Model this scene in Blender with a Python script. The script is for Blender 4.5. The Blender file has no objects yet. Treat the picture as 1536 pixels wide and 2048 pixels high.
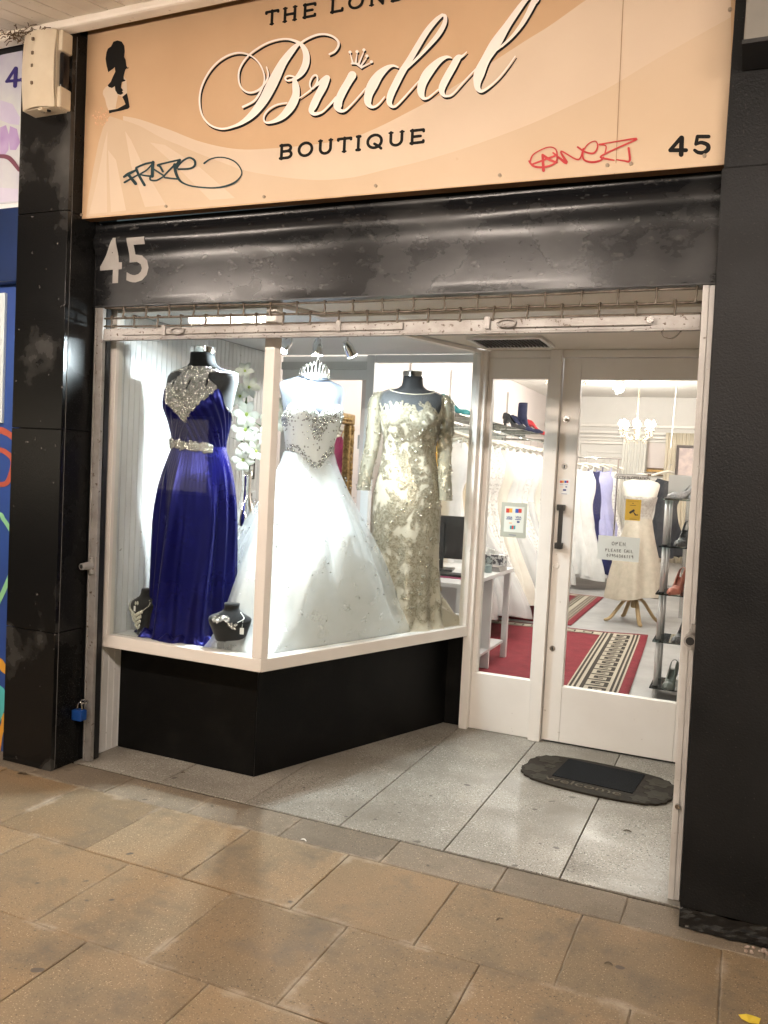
import bpy, bmesh, math, random
from mathutils import Vector, Matrix, noise as mnoise
R = math.radians
sc = bpy.context.scene
col = sc.collection

# ------------------------------------------------------------------ camera
CP = Vector((0.0, 0.0, 1.5))
CR = ((0.91578034, 0.06665808, -0.39610992), (0.39848746, -0.02669196, 0.91678529), (0.05053821, -0.99741879, -0.05100638))
F = 1684.8
cd = bpy.data.cameras.new('camera'); cam = bpy.data.objects.new('camera', cd); col.objects.link(cam)
cd.sensor_fit = 'VERTICAL'; cd.sensor_height = 36; cd.lens = F * 36 / 2048; cd.clip_start = .05; cd.clip_end = 300
cam.matrix_world = Matrix(((CR[0][0], -CR[0][1], -CR[0][2], CP[0]), (CR[1][0], -CR[1][1], -CR[1][2], CP[1]), (CR[2][0], -CR[2][1], -CR[2][2], CP[2]), (0, 0, 0, 1)))
sc.camera = cam
sc.render.resolution_x = 768; sc.render.resolution_y = 1024

# ------------------------------------------------------------------ night sky, street light, exposure
w = bpy.data.worlds.new('World'); sc.world = w; w.use_nodes = True
nt = w.node_tree; bg = nt.nodes['Background']; sky = nt.nodes.new('ShaderNodeTexSky')
sky.sky_type = 'NISHITA'; sky.sun_disc = False; sky.sun_elevation = R(4); sky.sun_rotation = R(200)
nt.links.new(sky.outputs[0], bg.inputs[0]); bg.inputs[1].default_value = .035
sl = bpy.data.lights.new('sun', 'SUN'); so = bpy.data.objects.new('sun', sl); col.objects.link(so)
sl.energy = .22; sl.angle = R(25); sl.color = (1, .88, .74)
so.rotation_euler = Vector((-.34, .9, -.27)).to_track_quat('-Z', 'Y').to_euler()
sc.view_settings.view_transform = 'Standard'; sc.view_settings.look = 'None'
sc.view_settings.exposure = .6; sc.view_settings.gamma = 1; sc.view_settings.use_curve_mapping = False

# ------------------------------------------------------------------ helpers
def ray(px, py):
    d = (px - 768, py - 1024, F)
    return Vector([sum(CR[i][k] * d[k] for k in range(3)) for i in range(3)])
def aty(px, py, y):
    d = ray(px, py); return CP + d * (y / d.y)
def atz(px, py, z):
    d = ray(px, py); return CP + d * ((z - CP.z) / d.z)

def lin(c):
    if isinstance(c, str):
        c = [int(c[i:i + 2], 16) / 255 for i in (0, 2, 4)]
        c = [v / 12.92 if v <= .04045 else ((v + .055) / 1.055) ** 2.4 for v in c]
    return (c[0], c[1], c[2], 1)

class MB:
    def __init__(s): s.v = []; s.f = []
    def add(s, vs, fs):
        n = len(s.v); s.v += [tuple(p) for p in vs]; s.f += [tuple(n + i for i in f) for f in fs]; return s
    def box(s, x0, x1, y0, y1, z0, z1):
        return s.add([(x0, y0, z0), (x1, y0, z0), (x1, y1, z0), (x0, y1, z0), (x0, y0, z1), (x1, y0, z1), (x1, y1, z1), (x0, y1, z1)],
                     [(0, 3, 2, 1), (4, 5, 6, 7), (0, 1, 5, 4), (1, 2, 6, 5), (2, 3, 7, 6), (3, 0, 4, 7)])
    def prism(s, poly, z0, z1, M=None):      # poly in XY, extruded z0..z1, optional matrix
        n = len(poly); M = M or Matrix()
        a = sum(poly[i][0] * poly[(i + 1) % n][1] - poly[(i + 1) % n][0] * poly[i][1] for i in range(n))
        if a < 0: poly = poly[::-1]
        vs = [M @ Vector((p[0], p[1], z)) for z in (z0, z1) for p in poly]
        return s.add(vs, [tuple(range(n))[::-1], tuple(range(n, 2 * n))] + [(i, (i + 1) % n, n + (i + 1) % n, n + i) for i in range(n)])
    def tube(s, pts, r, n=8, cap=True, flat=1.0):
        pts = [Vector(p) for p in pts]; rs = r if isinstance(r, (list, tuple)) else [r] * len(pts)
        prev = None; rings = []
        for i, p in enumerate(pts):
            t = (pts[min(i + 1, len(pts) - 1)] - pts[max(i - 1, 0)]).normalized()
            if prev is None:
                u = t.cross(Vector((0, 0, 1)))
                if u.length < .01: u = t.cross(Vector((1, 0, 0)))
                u.normalize()
            else:
                u = (prev - t * prev.dot(t)).normalized()
            prev = u; v = t.cross(u)
            rings.append([p + (u * math.cos(2 * math.pi * k / n) + v * math.sin(2 * math.pi * k / n) * flat) * rs[i] for k in range(n)])
        vs = [q for g in rings for q in g]; fs = []
        for i in range(len(pts) - 1):
            for k in range(n):
                fs.append((i * n + k, i * n + (k + 1) % n, (i + 1) * n + (k + 1) % n, (i + 1) * n + k))
        if cap: fs += [tuple(range(n))[::-1], tuple((len(pts) - 1) * n + k for k in range(n))]
        return s.add(vs, fs)
    def lathe(s, prof, n=20, c=(0, 0, 0), cap=True):
        vs = [(c[0] + r * math.cos(2 * math.pi * k / n), c[1] + r * math.sin(2 * math.pi * k / n), c[2] + z) for r, z in prof for k in range(n)]
        fs = [(i * n + k, i * n + (k + 1) % n, (i + 1) * n + (k + 1) % n, (i + 1) * n + k) for i in range(len(prof) - 1) for k in range(n)]
        if cap: fs += [tuple(range(n))[::-1], tuple((len(prof) - 1) * n + k for k in range(n))]
        return s.add(vs, fs)
    def grid(s, fn, nu, nv, wrap=False, skip=None):
        m = nu if wrap else nu + 1
        vs = [fn(u / nu, v / nv) for v in range(nv + 1) for u in range(m)]
        fs = []
        for v in range(nv):
            for u in range(nu):
                if skip and skip((u + .5) / nu, (v + .5) / nv): continue
                fs.append((v * m + u, v * m + (u + 1) % m, (v + 1) * m + (u + 1) % m, (v + 1) * m + u))
        return s.add(vs, fs)
    def ball(s, c, r, seg=6, ring=4, sx=1, sy=1, sz=1):
        vs = [(c[0], c[1], c[2] - r * sz)]
        for i in range(1, ring):
            a = -math.pi / 2 + math.pi * i / ring
            for k in range(seg):
                b = 2 * math.pi * k / seg
                vs.append((c[0] + r * sx * math.cos(a) * math.cos(b), c[1] + r * sy * math.cos(a) * math.sin(b), c[2] + r * sz * math.sin(a)))
        vs.append((c[0], c[1], c[2] + r * sz)); L = len(vs) - 1; fs = []
        for k in range(seg):
            fs.append((0, 1 + (k + 1) % seg, 1 + k)); fs.append((L, L - seg + k, L - seg + (k + 1) % seg))
            for i in range(ring - 2):
                fs.append((1 + i * seg + k, 1 + i * seg + (k + 1) % seg, 1 + (i + 1) * seg + (k + 1) % seg, 1 + (i + 1) * seg + k))
        return s.add(vs, fs)
    def mesh(s, name, mat, smooth=False):
        me = bpy.data.meshes.new(name); me.from_pydata(s.v, [], s.f); me.update()
        if mat: me.materials.append(mat)
        if smooth:
            me.polygons.foreach_set('use_smooth', [True] * len(me.polygons))
        return me
    def build(s, name, mat, parent=None, smooth=False, bevel=0, auto=None, solid=0):
        o = bpy.data.objects.new(name, s.mesh(name, mat, smooth)); col.objects.link(o)
        if parent: o.parent = parent
        if solid:
            m = o.modifiers.new('thick', 'SOLIDIFY'); m.thickness = solid; m.offset = 0
        if bevel:
            m = o.modifiers.new('bevel', 'BEVEL'); m.width = bevel; m.segments = 2; m.limit_method = 'ANGLE'; m.angle_limit = R(40)
        if auto:
            o.data.polygons.foreach_set('use_smooth', [True] * len(o.data.polygons))
            m = o.modifiers.new('edges', 'EDGE_SPLIT'); m.split_angle = R(auto)
        return o

def tag(o, label, cat, group=None):
    o['label'] = label; o['category'] = cat
    if group: o['group'] = group
    return o
def struct(o): o['kind'] = 'structure'; return o
def stuff(o): o['kind'] = 'stuff'; return o
def thing(name, label, cat, loc=(0, 0, 0), rz=0, group=None):
    o = bpy.data.objects.new(name, None); col.objects.link(o); o.empty_display_size = .1
    o.location = loc; o.rotation_euler = (0, 0, rz); return tag(o, label, cat, group)
def inst(name, me, parent, loc=(0, 0, 0), rot=(0, 0, 0), scale=(1, 1, 1)):
    o = bpy.data.objects.new(name, me); col.objects.link(o); o.parent = parent
    o.location = loc; o.rotation_euler = rot; o.scale = scale; return o

def cat(pts, k=8):          # Catmull-Rom through tuples of any length
    pts = [tuple(p) for p in pts]; P = [pts[0]] + pts + [pts[-1]]; out = []
    for i in range(1, len(P) - 2):
        a, b, c, d = P[i - 1], P[i], P[i + 1], P[i + 2]
        for j in range(k):
            t = j / k
            out.append(tuple(.5 * (2 * b[m] + (c[m] - a[m]) * t + (2 * a[m] - 5 * b[m] + 4 * c[m] - d[m]) * t * t + (3 * b[m] - a[m] - 3 * c[m] + d[m]) * t ** 3) for m in range(len(b))))
    out.append(pts[-1]); return out
def interp(keys, z):        # smooth interpolation of key rows (first entry is the parameter, ascending)
    if z <= keys[0][0]: return keys[0][1:]
    if z >= keys[-1][0]: return keys[-1][1:]
    for i in range(len(keys) - 1):
        if keys[i][0] <= z <= keys[i + 1][0]:
            k0, k1 = keys[i], keys[i + 1]; h = k1[0] - k0[0]; t = (z - k0[0]) / h
            km = keys[i - 1] if i else k0; kp = keys[i + 2] if i + 2 < len(keys) else k1
            r = []
            for m in range(1, len(k0)):
                m0 = (k1[m] - km[m]) / (k1[0] - km[0]) * h; m1 = (kp[m] - k0[m]) / (kp[0] - k0[0]) * h
                r.append((2 * t ** 3 - 3 * t * t + 1) * k0[m] + (t ** 3 - 2 * t * t + t) * m0 + (3 * t * t - 2 * t ** 3) * k1[m] + (t ** 3 - t * t) * m1)
            return r

# ------------------------------------------------------------------ materials
def node(nt, t, **k):
    n = nt.nodes.new(t)
    for a, b in k.items(): setattr(n, a, b)
    return n
def ramp(nt, src, lo, hi):
    r = node(nt, 'ShaderNodeMapRange'); r.inputs[1].default_value = lo; r.inputs[2].default_value = hi
    nt.links.new(src, r.inputs[0]); return r.outputs[0]
def mixc(nt, fac, a, b):
    m = node(nt, 'ShaderNodeMix', data_type='RGBA')
    for s, v in ((m.inputs[0], fac), (m.inputs[6], a), (m.inputs[7], b)):
        if isinstance(v, bpy.types.NodeSocket): nt.links.new(v, s)
        else: s.default_value = v
    return m.outputs[2]
def noise(nt, vec, scale, detail=5, rough=.55, dist=0):
    n = node(nt, 'ShaderNodeTexNoise'); n.inputs['Scale'].default_value = scale; n.inputs['Detail'].default_value = detail
    n.inputs['Roughness'].default_value = rough; n.inputs['Distortion'].default_value = dist
    nt.links.new(vec, n.inputs['Vector']); return n.outputs['Fac']
def mat(name, c, c2=None, scale=5, rough=.5, rough2=None, metal=0, bump=0, bscale=90, spec=.5, lo=.35, hi=.65, coat=0, sheen=0,
        stretch=(1, 1, 1), speck=None, speck2=None, rnd=0, emit=0, coord='Object', trans=0, detail=6, aniso=0):
    m = bpy.data.materials.new(name); m.use_nodes = True; nt = m.node_tree; b = nt.nodes['Principled BSDF']
    c = lin(c); tc = node(nt, 'ShaderNodeTexCoord'); mp = node(nt, 'ShaderNodeMapping')
    mp.inputs['Scale'].default_value = stretch; nt.links.new(tc.outputs[coord], mp.inputs[0]); v = mp.outputs[0]
    if rnd:
        oi = node(nt, 'ShaderNodeObjectInfo'); sh = node(nt, 'ShaderNodeVectorMath', operation='SCALE'); sh.inputs[0].default_value = (37, 53, 71)
        nt.links.new(oi.outputs['Random'], sh.inputs['Scale']); ad = node(nt, 'ShaderNodeVectorMath', operation='ADD')
        nt.links.new(v, ad.inputs[0]); nt.links.new(sh.outputs[0], ad.inputs[1]); v = ad.outputs[0]
    out = c; f = None
    if c2 is not None:
        f = ramp(nt, noise(nt, v, scale, detail), lo, hi); out = mixc(nt, f, c, lin(c2))
    for sp in (speck, speck2):
        if sp: out = mixc(nt, ramp(nt, noise(nt, v, sp[1], 2, .5), sp[2], sp[3]), out, lin(sp[0]))
    if rnd:
        hs = node(nt, 'ShaderNodeHueSaturation'); mr = node(nt, 'ShaderNodeMapRange')
        mr.inputs[3].default_value = 1 - rnd; mr.inputs[4].default_value = 1 + rnd
        nt.links.new(oi.outputs['Random'], mr.inputs[0]); nt.links.new(mr.outputs[0], hs.inputs['Value'])
        if isinstance(out, bpy.types.NodeSocket): nt.links.new(out, hs.inputs['Color'])
        else: hs.inputs['Color'].default_value = out
        out = hs.outputs[0]
    if isinstance(out, bpy.types.NodeSocket): nt.links.new(out, b.inputs['Base Color'])
    else: b.inputs['Base Color'].default_value = out
    if rough2 is not None:
        if f is None: f = ramp(nt, noise(nt, v, scale, detail), lo, hi)
        mr = node(nt, 'ShaderNodeMapRange'); mr.inputs[3].default_value = rough; mr.inputs[4].default_value = rough2
        nt.links.new(f, mr.inputs[0]); nt.links.new(mr.outputs[0], b.inputs['Roughness'])
    else: b.inputs['Roughness'].default_value = rough
    b.inputs['Metallic'].default_value = metal; b.inputs['Specular IOR Level'].default_value = spec
    b.inputs['Coat Weight'].default_value = coat; b.inputs['Coat Roughness'].default_value = .15
    b.inputs['Sheen Weight'].default_value = sheen; b.inputs['Transmission Weight'].default_value = trans
    b.inputs['Anisotropic'].default_value = aniso
    if emit: b.inputs['Emission Color'].default_value = c; b.inputs['Emission Strength'].default_value = emit
    if bump:
        bn = node(nt, 'ShaderNodeBump'); bn.inputs['Strength'].default_value = bump; bn.inputs['Distance'].default_value = .004
        nt.links.new(noise(nt, v, bscale, 4), bn.inputs['Height']); nt.links.new(bn.outputs[0], b.inputs['Normal'])
    return m
def glass_mat(name, tint=(.96, .98, .97), refl=1.0):
    m = bpy.data.materials.new(name); m.use_nodes = True; nt = m.node_tree; nt.nodes.remove(nt.nodes['Principled BSDF'])
    o = nt.nodes['Material Output']; t = node(nt, 'ShaderNodeBsdfTransparent'); g = node(nt, 'ShaderNodeBsdfGlossy'); x = node(nt, 'ShaderNodeMixShader')
    fr = node(nt, 'ShaderNodeFresnel'); ge = node(nt, 'ShaderNodeNewGeometry'); io = node(nt, 'ShaderNodeMapRange'); io.inputs[3].default_value = 1.5; io.inputs[4].default_value = 1 / 1.5; nt.links.new(ge.outputs['Backfacing'], io.inputs[0]); nt.links.new(io.outputs[0], fr.inputs[0]); t.inputs[0].default_value = (*tint, 1); g.inputs['Roughness'].default_value = .01
    mu = node(nt, 'ShaderNodeMath', operation='MULTIPLY'); mu.inputs[1].default_value = refl
    nt.links.new(fr.outputs[0], mu.inputs[0]); nt.links.new(mu.outputs[0], x.inputs[0]); nt.links.new(t.outputs[0], x.inputs[1]); nt.links.new(g.outputs[0], x.inputs[2])
    nt.links.new(x.outputs[0], o.inputs[0]); return m
def sheer_mat(name, c, alpha, sparkle=0, rough=.6):     # net, tulle, voile: part fabric, part see-through
    m = bpy.data.materials.new(name); m.use_nodes = True; nt = m.node_tree; b = nt.nodes['Principled BSDF']; o = nt.nodes['Material Output']
    b.inputs['Base Color'].default_value = lin(c); b.inputs['Roughness'].default_value = rough
    tl = node(nt, 'ShaderNodeBsdfTranslucent'); tl.inputs[0].default_value = lin(c); x0 = node(nt, 'ShaderNodeMixShader'); x0.inputs[0].default_value = .25
    t = node(nt, 'ShaderNodeBsdfTransparent'); x = node(nt, 'ShaderNodeMixShader')
    nt.links.new(b.outputs[0], x0.inputs[1]); nt.links.new(tl.outputs[0], x0.inputs[2]); nt.links.new(t.outputs[0], x.inputs[1]); nt.links.new(x0.outputs[0], x.inputs[2]); nt.links.new(x.outputs[0], o.inputs[0])
    tc = node(nt, 'ShaderNodeTexCoord')
    a = ramp(nt, noise(nt, tc.outputs['Object'], 14, 5), .3, .75)
    mr = node(nt, 'ShaderNodeMapRange'); mr.inputs[3].default_value = alpha - .015; mr.inputs[4].default_value = alpha + .015
    nt.links.new(a, mr.inputs[0]); nt.links.new(mr.outputs[0], x.inputs[0])
    return m
def emis(name, c, s):
    m = bpy.data.materials.new(name); m.use_nodes = True; nt = m.node_tree; nt.nodes.remove(nt.nodes['Principled BSDF'])
    e = node(nt, 'ShaderNodeEmission'); e.inputs[0].default_value = lin(c); e.inputs[1].default_value = s
    nt.links.new(e.outputs[0], nt.nodes['Material Output'].inputs[0]); return m

def slab_mat(name, ca=(.265, .172, .088), cb=(.205, .156, .098)):
    m = mat(name, ca, cb, scale=2.2, rough=.58, rough2=.78, bump=.35, bscale=170, rnd=.17, lo=.3, hi=.7, spec=.3,
            speck=((.46, .35, .22), 210, .62, .70), speck2=((.10, .075, .05), 150, .62, .70))
    nt = m.node_tree; b = nt.nodes['Principled BSDF']; src = b.inputs['Base Color'].links[0].from_socket
    tc = node(nt, 'ShaderNodeTexCoord'); sx = node(nt, 'ShaderNodeSeparateXYZ'); nt.links.new(tc.outputs['Generated'], sx.inputs[0])
    def edge(s):
        a = node(nt, 'ShaderNodeMath', operation='SUBTRACT'); nt.links.new(s, a.inputs[0]); a.inputs[1].default_value = .5
        c = node(nt, 'ShaderNodeMath', operation='ABSOLUTE'); nt.links.new(a.outputs[0], c.inputs[0]); return c.outputs[0]
    mx = node(nt, 'ShaderNodeMath', operation='MAXIMUM'); nt.links.new(edge(sx.outputs[0]), mx.inputs[0]); nt.links.new(edge(sx.outputs[1]), mx.inputs[1])
    ge = node(nt, 'ShaderNodeNewGeometry')
    n1 = noise(nt, ge.outputs['Position'], 5, 6, .65); n2 = noise(nt, ge.outputs['Position'], 1.7, 3)
    ad = node(nt, 'ShaderNodeMath', operation='MULTIPLY_ADD'); nt.links.new(n1, ad.inputs[0]); ad.inputs[1].default_value = .36; nt.links.new(mx.outputs[0], ad.inputs[2])
    ad2 = node(nt, 'ShaderNodeMath', operation='MULTIPLY_ADD'); nt.links.new(n2, ad2.inputs[0]); ad2.inputs[1].default_value = .16; nt.links.new(ad.outputs[0], ad2.inputs[2])
    pale = mixc(nt, ramp(nt, ad2.outputs[0], .735, .82), src, (.35, .29, .215, 1))
    stain = mixc(nt, ramp(nt, noise(nt, ge.outputs['Position'], 3.6, 9, .72), .49, .72), pale, (.128, .102, .071, 1))
    gum = mixc(nt, ramp(nt, noise(nt, ge.outputs['Position'], 13, 1, .3), .755, .78), stain, (.10, .08, .06, 1))
    nt.links.new(gum, b.inputs['Base Color']); return m
def terrazzo_mat():
    m = mat('terrazzo', (.325, .298, .252), (.25, .228, .19), scale=3, rough=.30, rough2=.50, spec=.4, rnd=.05, speck=((.05, .045, .038), 150, .60, .63), speck2=((.56, .545, .50), 130, .62, .66))
    nt = m.node_tree; b = nt.nodes['Principled BSDF']; src = b.inputs['Base Color'].links[0].from_socket
    ge = node(nt, 'ShaderNodeNewGeometry')
    d = mixc(nt, ramp(nt, noise(nt, ge.outputs['Position'], 2.2, 6, .65), .44, .70), src, (.19, .168, .136, 1))
    d = mixc(nt, ramp(nt, noise(nt, ge.outputs['Position'], 17, 1, .3), .74, .77), d, (.10, .085, .07, 1))
    nt.links.new(d, b.inputs['Base Color']); return m
def weave_bump(m, sx, sy, st=.3):
    nt = m.node_tree; b = nt.nodes['Principled BSDF']; tc = node(nt, 'ShaderNodeTexCoord'); wv = node(nt, 'ShaderNodeTexWave')
    wv.inputs['Scale'].default_value = sx; wv.inputs['Distortion'].default_value = 1.5; nt.links.new(tc.outputs['Object'], wv.inputs[0])
    bn = node(nt, 'ShaderNodeBump'); bn.inputs['Strength'].default_value = st; bn.inputs['Distance'].default_value = .003
    nt.links.new(wv.outputs[1], bn.inputs['Height']); nt.links.new(bn.outputs[0], b.inputs['Normal']); return m

PAINT = mat('white_gloss_paint', (.80, .76, .71), (.75, .705, .65), scale=3, rough=.33, rough2=.5, bump=.12, bscale=25, speck=((.50, .44, .38), 34, .745, .82))
PAINT2 = mat('cool_white_paint', (.78, .79, .79), (.73, .74, .75), scale=3, rough=.45, bump=.1, bscale=30)
DIRTY = mat('grimy_white_paint', (.74, .72, .69), (.56, .53, .50), scale=7, rough=.5, bump=.3, bscale=50, lo=.4, hi=.8, speck=((.28, .24, .20), 38, .70, .78))
GALV = mat('galvanised_steel', (.46, .44, .42), (.33, .31, .29), scale=9, rough=.42, rough2=.6, metal=.55, bump=.2, bscale=60, speck=((.16, .12, .09), 45, .66, .74))
SHUT = mat('painted_shutter_steel', (.42, .405, .39), (.28, .26, .24), scale=9, rough=.5, metal=.2, bump=.4, bscale=90, speck=((.10, .07, .05), 70, .62, .7))
WIRE = mat('rusty_wire', (.10, .08, .06), (.20, .17, .14), scale=30, rough=.55, metal=.6, bump=.3)
GRANITE = mat('black_granite', (.006, .006, .006), (.010, .010, .0095), scale=3, rough=.24, rough2=.4, spec=.13, lo=.45, hi=.8, rnd=.1, speck=((.05, .05, .048), 260, .62, .7))
GRIMY = mat('smeared_black_stone', (.006, .006, .006), (.085, .082, .076), scale=2.3, rough=.2, rough2=.5, spec=.3, lo=.53, hi=.74, bump=.1, bscale=120, speck=((.16, .15, .14), 32, .73, .78))
RISER = mat('black_stall_riser', (.004, .004, .004), (.012, .0115, .0105), scale=5, lo=.5, hi=.85, rough=.3, rough2=.5, spec=.12, bump=.35, bscale=240, speck=((.014, .0125, .010), 300, .6, .7))
PILL = mat('black_textured_paint', (.0065, .007, .0075), (.012, .012, .012), scale=3, rough=.4, rough2=.6, spec=.2, bump=.5, bscale=150, speck=((.035, .034, .032), 120, .66, .74))
LINT = mat('scuffed_charcoal_metal', (.008, .0082, .009), (.036, .0355, .034), scale=3.0, rough=.25, rough2=.52, metal=.0, bump=.16, bscale=8, spec=.33, lo=.50, hi=.80, stretch=(1, 1, 1.7), detail=10, speck=((.07, .068, .064), 22, .64, .80), speck2=((.10, .098, .094), 60, .72, .80))
GLASS = glass_mat('window_glass', (.95, .97, .965), .26)
GLASS2 = glass_mat('shelf_glass', (.75, .86, .84), 1.4)
CHROME = mat('chrome', (.75, .75, .75), rough=.08, metal=1)
STEEL = mat('brushed_steel', (.55, .54, .52), (.42, .41, .4), scale=20, rough=.25, metal=1, stretch=(1, 1, .1))
BRASS = mat('aged_brass', (.36, .28, .16), (.22, .17, .1), scale=40, rough=.35, metal=.9)
BLACK = mat('black_plastic', (.015, .015, .016), (.022, .022, .023), rough=.4)
VELVET = mat('black_velvet', (.010, .010, .011), (.016, .016, .017), scale=20, rough=.9, sheen=.25, spec=.2)
PINKW = mat('pale_pink_wall', (.76, .68, .65), (.73, .65, .62), scale=2, rough=.75, bump=.08, bscale=60)

# ================================================================== SETTING
random.seed(7)
struct(MB().box(-60, 60, -60, 2.0, -.30, -.06).build('road', mat('asphalt', (.045, .044, .042), (.06, .058, .055), scale=8, rough=.85, bump=.6, bscale=60)))
pav = struct(MB().box(-9, 6, -1.8, 3.116, -.2, -.006).build('pavement', mat('mortar_bed', (.30, .25, .18), (.07, .057, .042), scale=7, lo=.42, hi=.62, rough=.9, bump=.5)))
SLAB = slab_mat('sandstone_slab'); SLABG = slab_mat('grey_sandstone_slab', (.205, .165, .12), (.165, .135, .10))
def slab_mesh(w, d, h=.03, b=.0035):
    x, y = w / 2, d / 2; m = MB()
    rng = random.Random(int(w * 9999 + d * 777)); n = 9
    ring = [(-x + 2 * x * i / n, -y) for i in range(n)] + [(x, -y + 2 * y * i / n) for i in range(n)] + [(x - 2 * x * i / n, y) for i in range(n)] + [(-x, y - 2 * y * i / n) for i in range(n)]
    ring = [(px + rng.uniform(-.0011, .0011), py + rng.uniform(-.0011, .0011)) for px, py in ring]; N = len(ring)
    vs = [(p[0], p[1], -h) for p in ring] + [(p[0], p[1], -b * .8) for p in ring] + [(p[0] * (1 - b / x), p[1] * (1 - b / y), 0) for p in ring]
    fs = [(k * N + i, k * N + (i + 1) % N, (k + 1) * N + (i + 1) % N, (k + 1) * N + i) for k in (0, 1) for i in range(N)] + [tuple(range(2 * N, 3 * N))]
    return m.add(vs, fs).mesh('paving_slab', SLAB)
rows = [(2.911, 3.116, -.305), (2.447, 2.911, -.432), (1.985, 2.447, -.212), (1.523, 1.985, -.432), (1.06, 1.523, -.212), (.60, 1.06, -.432), (.14, .60, -.212)]
for y0, y1, xo in rows:
    variants = [slab_mesh(.4450 + k * .0006, y1 - y0 - .0042) for k in range(3)]
    x = xo - .449 * 13
    while x < 3:
        cx = x + .2245
        vis = -5.6 < cx < 1.6
        if vis:
            inst('paving_slab', random.choice(variants), pav, (cx, (y0 + y1) / 2, random.uniform(-.0022, .0015)), (random.uniform(-.003, .003), random.uniform(-.003, .003), random.choice((0, math.pi))))
        x += .449
for o in list(pav.children):     # the narrow cut course along the step gets a darker, greyer slab colour
    if o.location.y > 2.9: o.data.materials[0] = SLABG
# terrazzo of the recess
TZ = terrazzo_mat()
ter = struct(MB().box(-2.93, -.12, 3.124, 4.9, -.15, -.009).build('terrazzo_floor', mat('terrazzo_joint', (.06, .05, .04), rough=.8)))
xs = [-2.93, -2.41, -1.945, -1.481, -1.018, -.557, -.12]
for a, b in zip(xs, xs[1:]):
    m = MB(); w2 = (b - a) / 2 - .0022; m.prism([(-w2, -.81), (w2, -.81), (w2, .9), (-w2, .9)], -.03, 0)
    o = inst('terrazzo_slab', m.mesh('terrazzo_slab', TZ), ter, ((a + b) / 2, 3.936, .001))
    bm_ = o.modifiers.new('bevel', 'BEVEL'); bm_.width = .002; bm_.segments = 1
# dark gritty seam along the step
stuff(MB().box(-2.9, -.13, 3.117, 3.124, -.02, -.002).build('grit_seam', mat('grit', (.05, .04, .03), (.12, .1, .07), scale=40, rough=.9), ter))
# shop floor / ceiling / walls
FLOORM = mat('pale_vinyl_floor', (.38, .375, .37), (.33, .325, .32), scale=3, rough=.4, rough2=.55)
struct(MB().box(-2.98, .30, 4.78, 13.1, -.1, 0.002).build('shop_floor', FLOORM))
CEILM = mat('shop_ceiling_paint', (.82, .79, .74), (.79, .76, .71), scale=2, rough=.8)
struct(MB().box(-2.98, .30, 4.9, 13.1, 2.75, 2.85).build('shop_ceiling', CEILM))
rc = MB(); rc.prism([(-2.88, 3.235), (-.15, 3.235), (-.15, 4.79), (-1.40, 4.79), (-1.965, 3.262), (-2.88, 3.262)], 2.21, 2.26)
RCM = mat('recess_ceiling_paint', (.72, .65, .57), (.66, .59, .51), scale=2, rough=.6)
rco = struct(rc.build('recess_ceiling', RCM))
MB().box(-1.92, -.16, 3.50, 3.63, 2.188, 2.209).build('ceiling_trim', mat('aluminium_trim', (.72, .68, .63), (.62, .58, .53), scale=2, rough=.4, stretch=(1, .1, 1)), rco, bevel=.004)
MB().box(-1.92, -.16, 3.655, 3.675, 2.198, 2.209).build('ceiling_bead', DIRTY, rco)
tag(MB().box(-3.1, -2.983, 4.86, 13.1, 0, 2.85).build('left_party_wall', PINKW), 'pale pink shop wall behind the gown rail', 'wall')
tag(MB().box(.303, .42, 3.2, 13.1, 0, 2.85).build('right_party_wall', PINKW), 'pink shop wall behind the glass shoe tower', 'wall')

# canopy soffit
SOFM = mat('cream_soffit_board', (.80, .74, .65), (.68, .61, .51), scale=3, rough=.6, rnd=.05, lo=.4, hi=.8, speck=((.2, .15, .1), 30, .7, .78))
def soz(y): return 3.425 + .2 * (y - 2.975)
m = MB(); y0, y1 = -.55, 2.95
m.add([(-9, y0, soz(y0) + .06), (6, y0, soz(y0) + .06), (6, y1, soz(y1) + .06), (-9, y1, soz(y1) + .06), (-9, y0, soz(y0) + .2), (6, y0, soz(y0) + .2), (6, y1, soz(y1) + .2), (-9, y1, soz(y1) + .2)],
      [(0, 3, 2, 1), (4, 5, 6, 7), (0, 1, 5, 4), (1, 2, 6, 5), (2, 3, 7, 6), (3, 0, 4, 7)])
sof = struct(m.build('canopy_soffit', mat('soffit_void', (.12, .09, .06), rough=.9)))
bm_ = MB(); hw = .0445
bm_.add([(-hw, y0, soz(y0)), (hw, y0, soz(y0)), (hw, y1, soz(y1)), (-hw, y1, soz(y1)), (-hw, y0, soz(y0) + .02), (hw, y0, soz(y0) + .02), (hw, y1, soz(y1) + .02), (-hw, y1, soz(y1) + .02)],
        [(0, 3, 2, 1), (4, 5, 6, 7), (0, 1, 5, 4), (1, 2, 6, 5), (2, 3, 7, 6), (3, 0, 4, 7)])
bme = bm_.mesh('soffit_board', SOFM)
for i in range(58):
    inst('soffit_board', bme, sof, (-4.6 + i * .094, 0, random.uniform(0, .003)))
MB().box(-5, 2, 2.915, 2.985, 3.382, 3.425).build('soffit_trim', SOFM, sof, bevel=.012)
struct(MB().box(-9, 6, 2.985, 3.3, 3.45, 6).build('upper_facade', mat('dark_upper_wall', (.03, .028, .025), (.05, .045, .04), rough=.8)))
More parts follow.
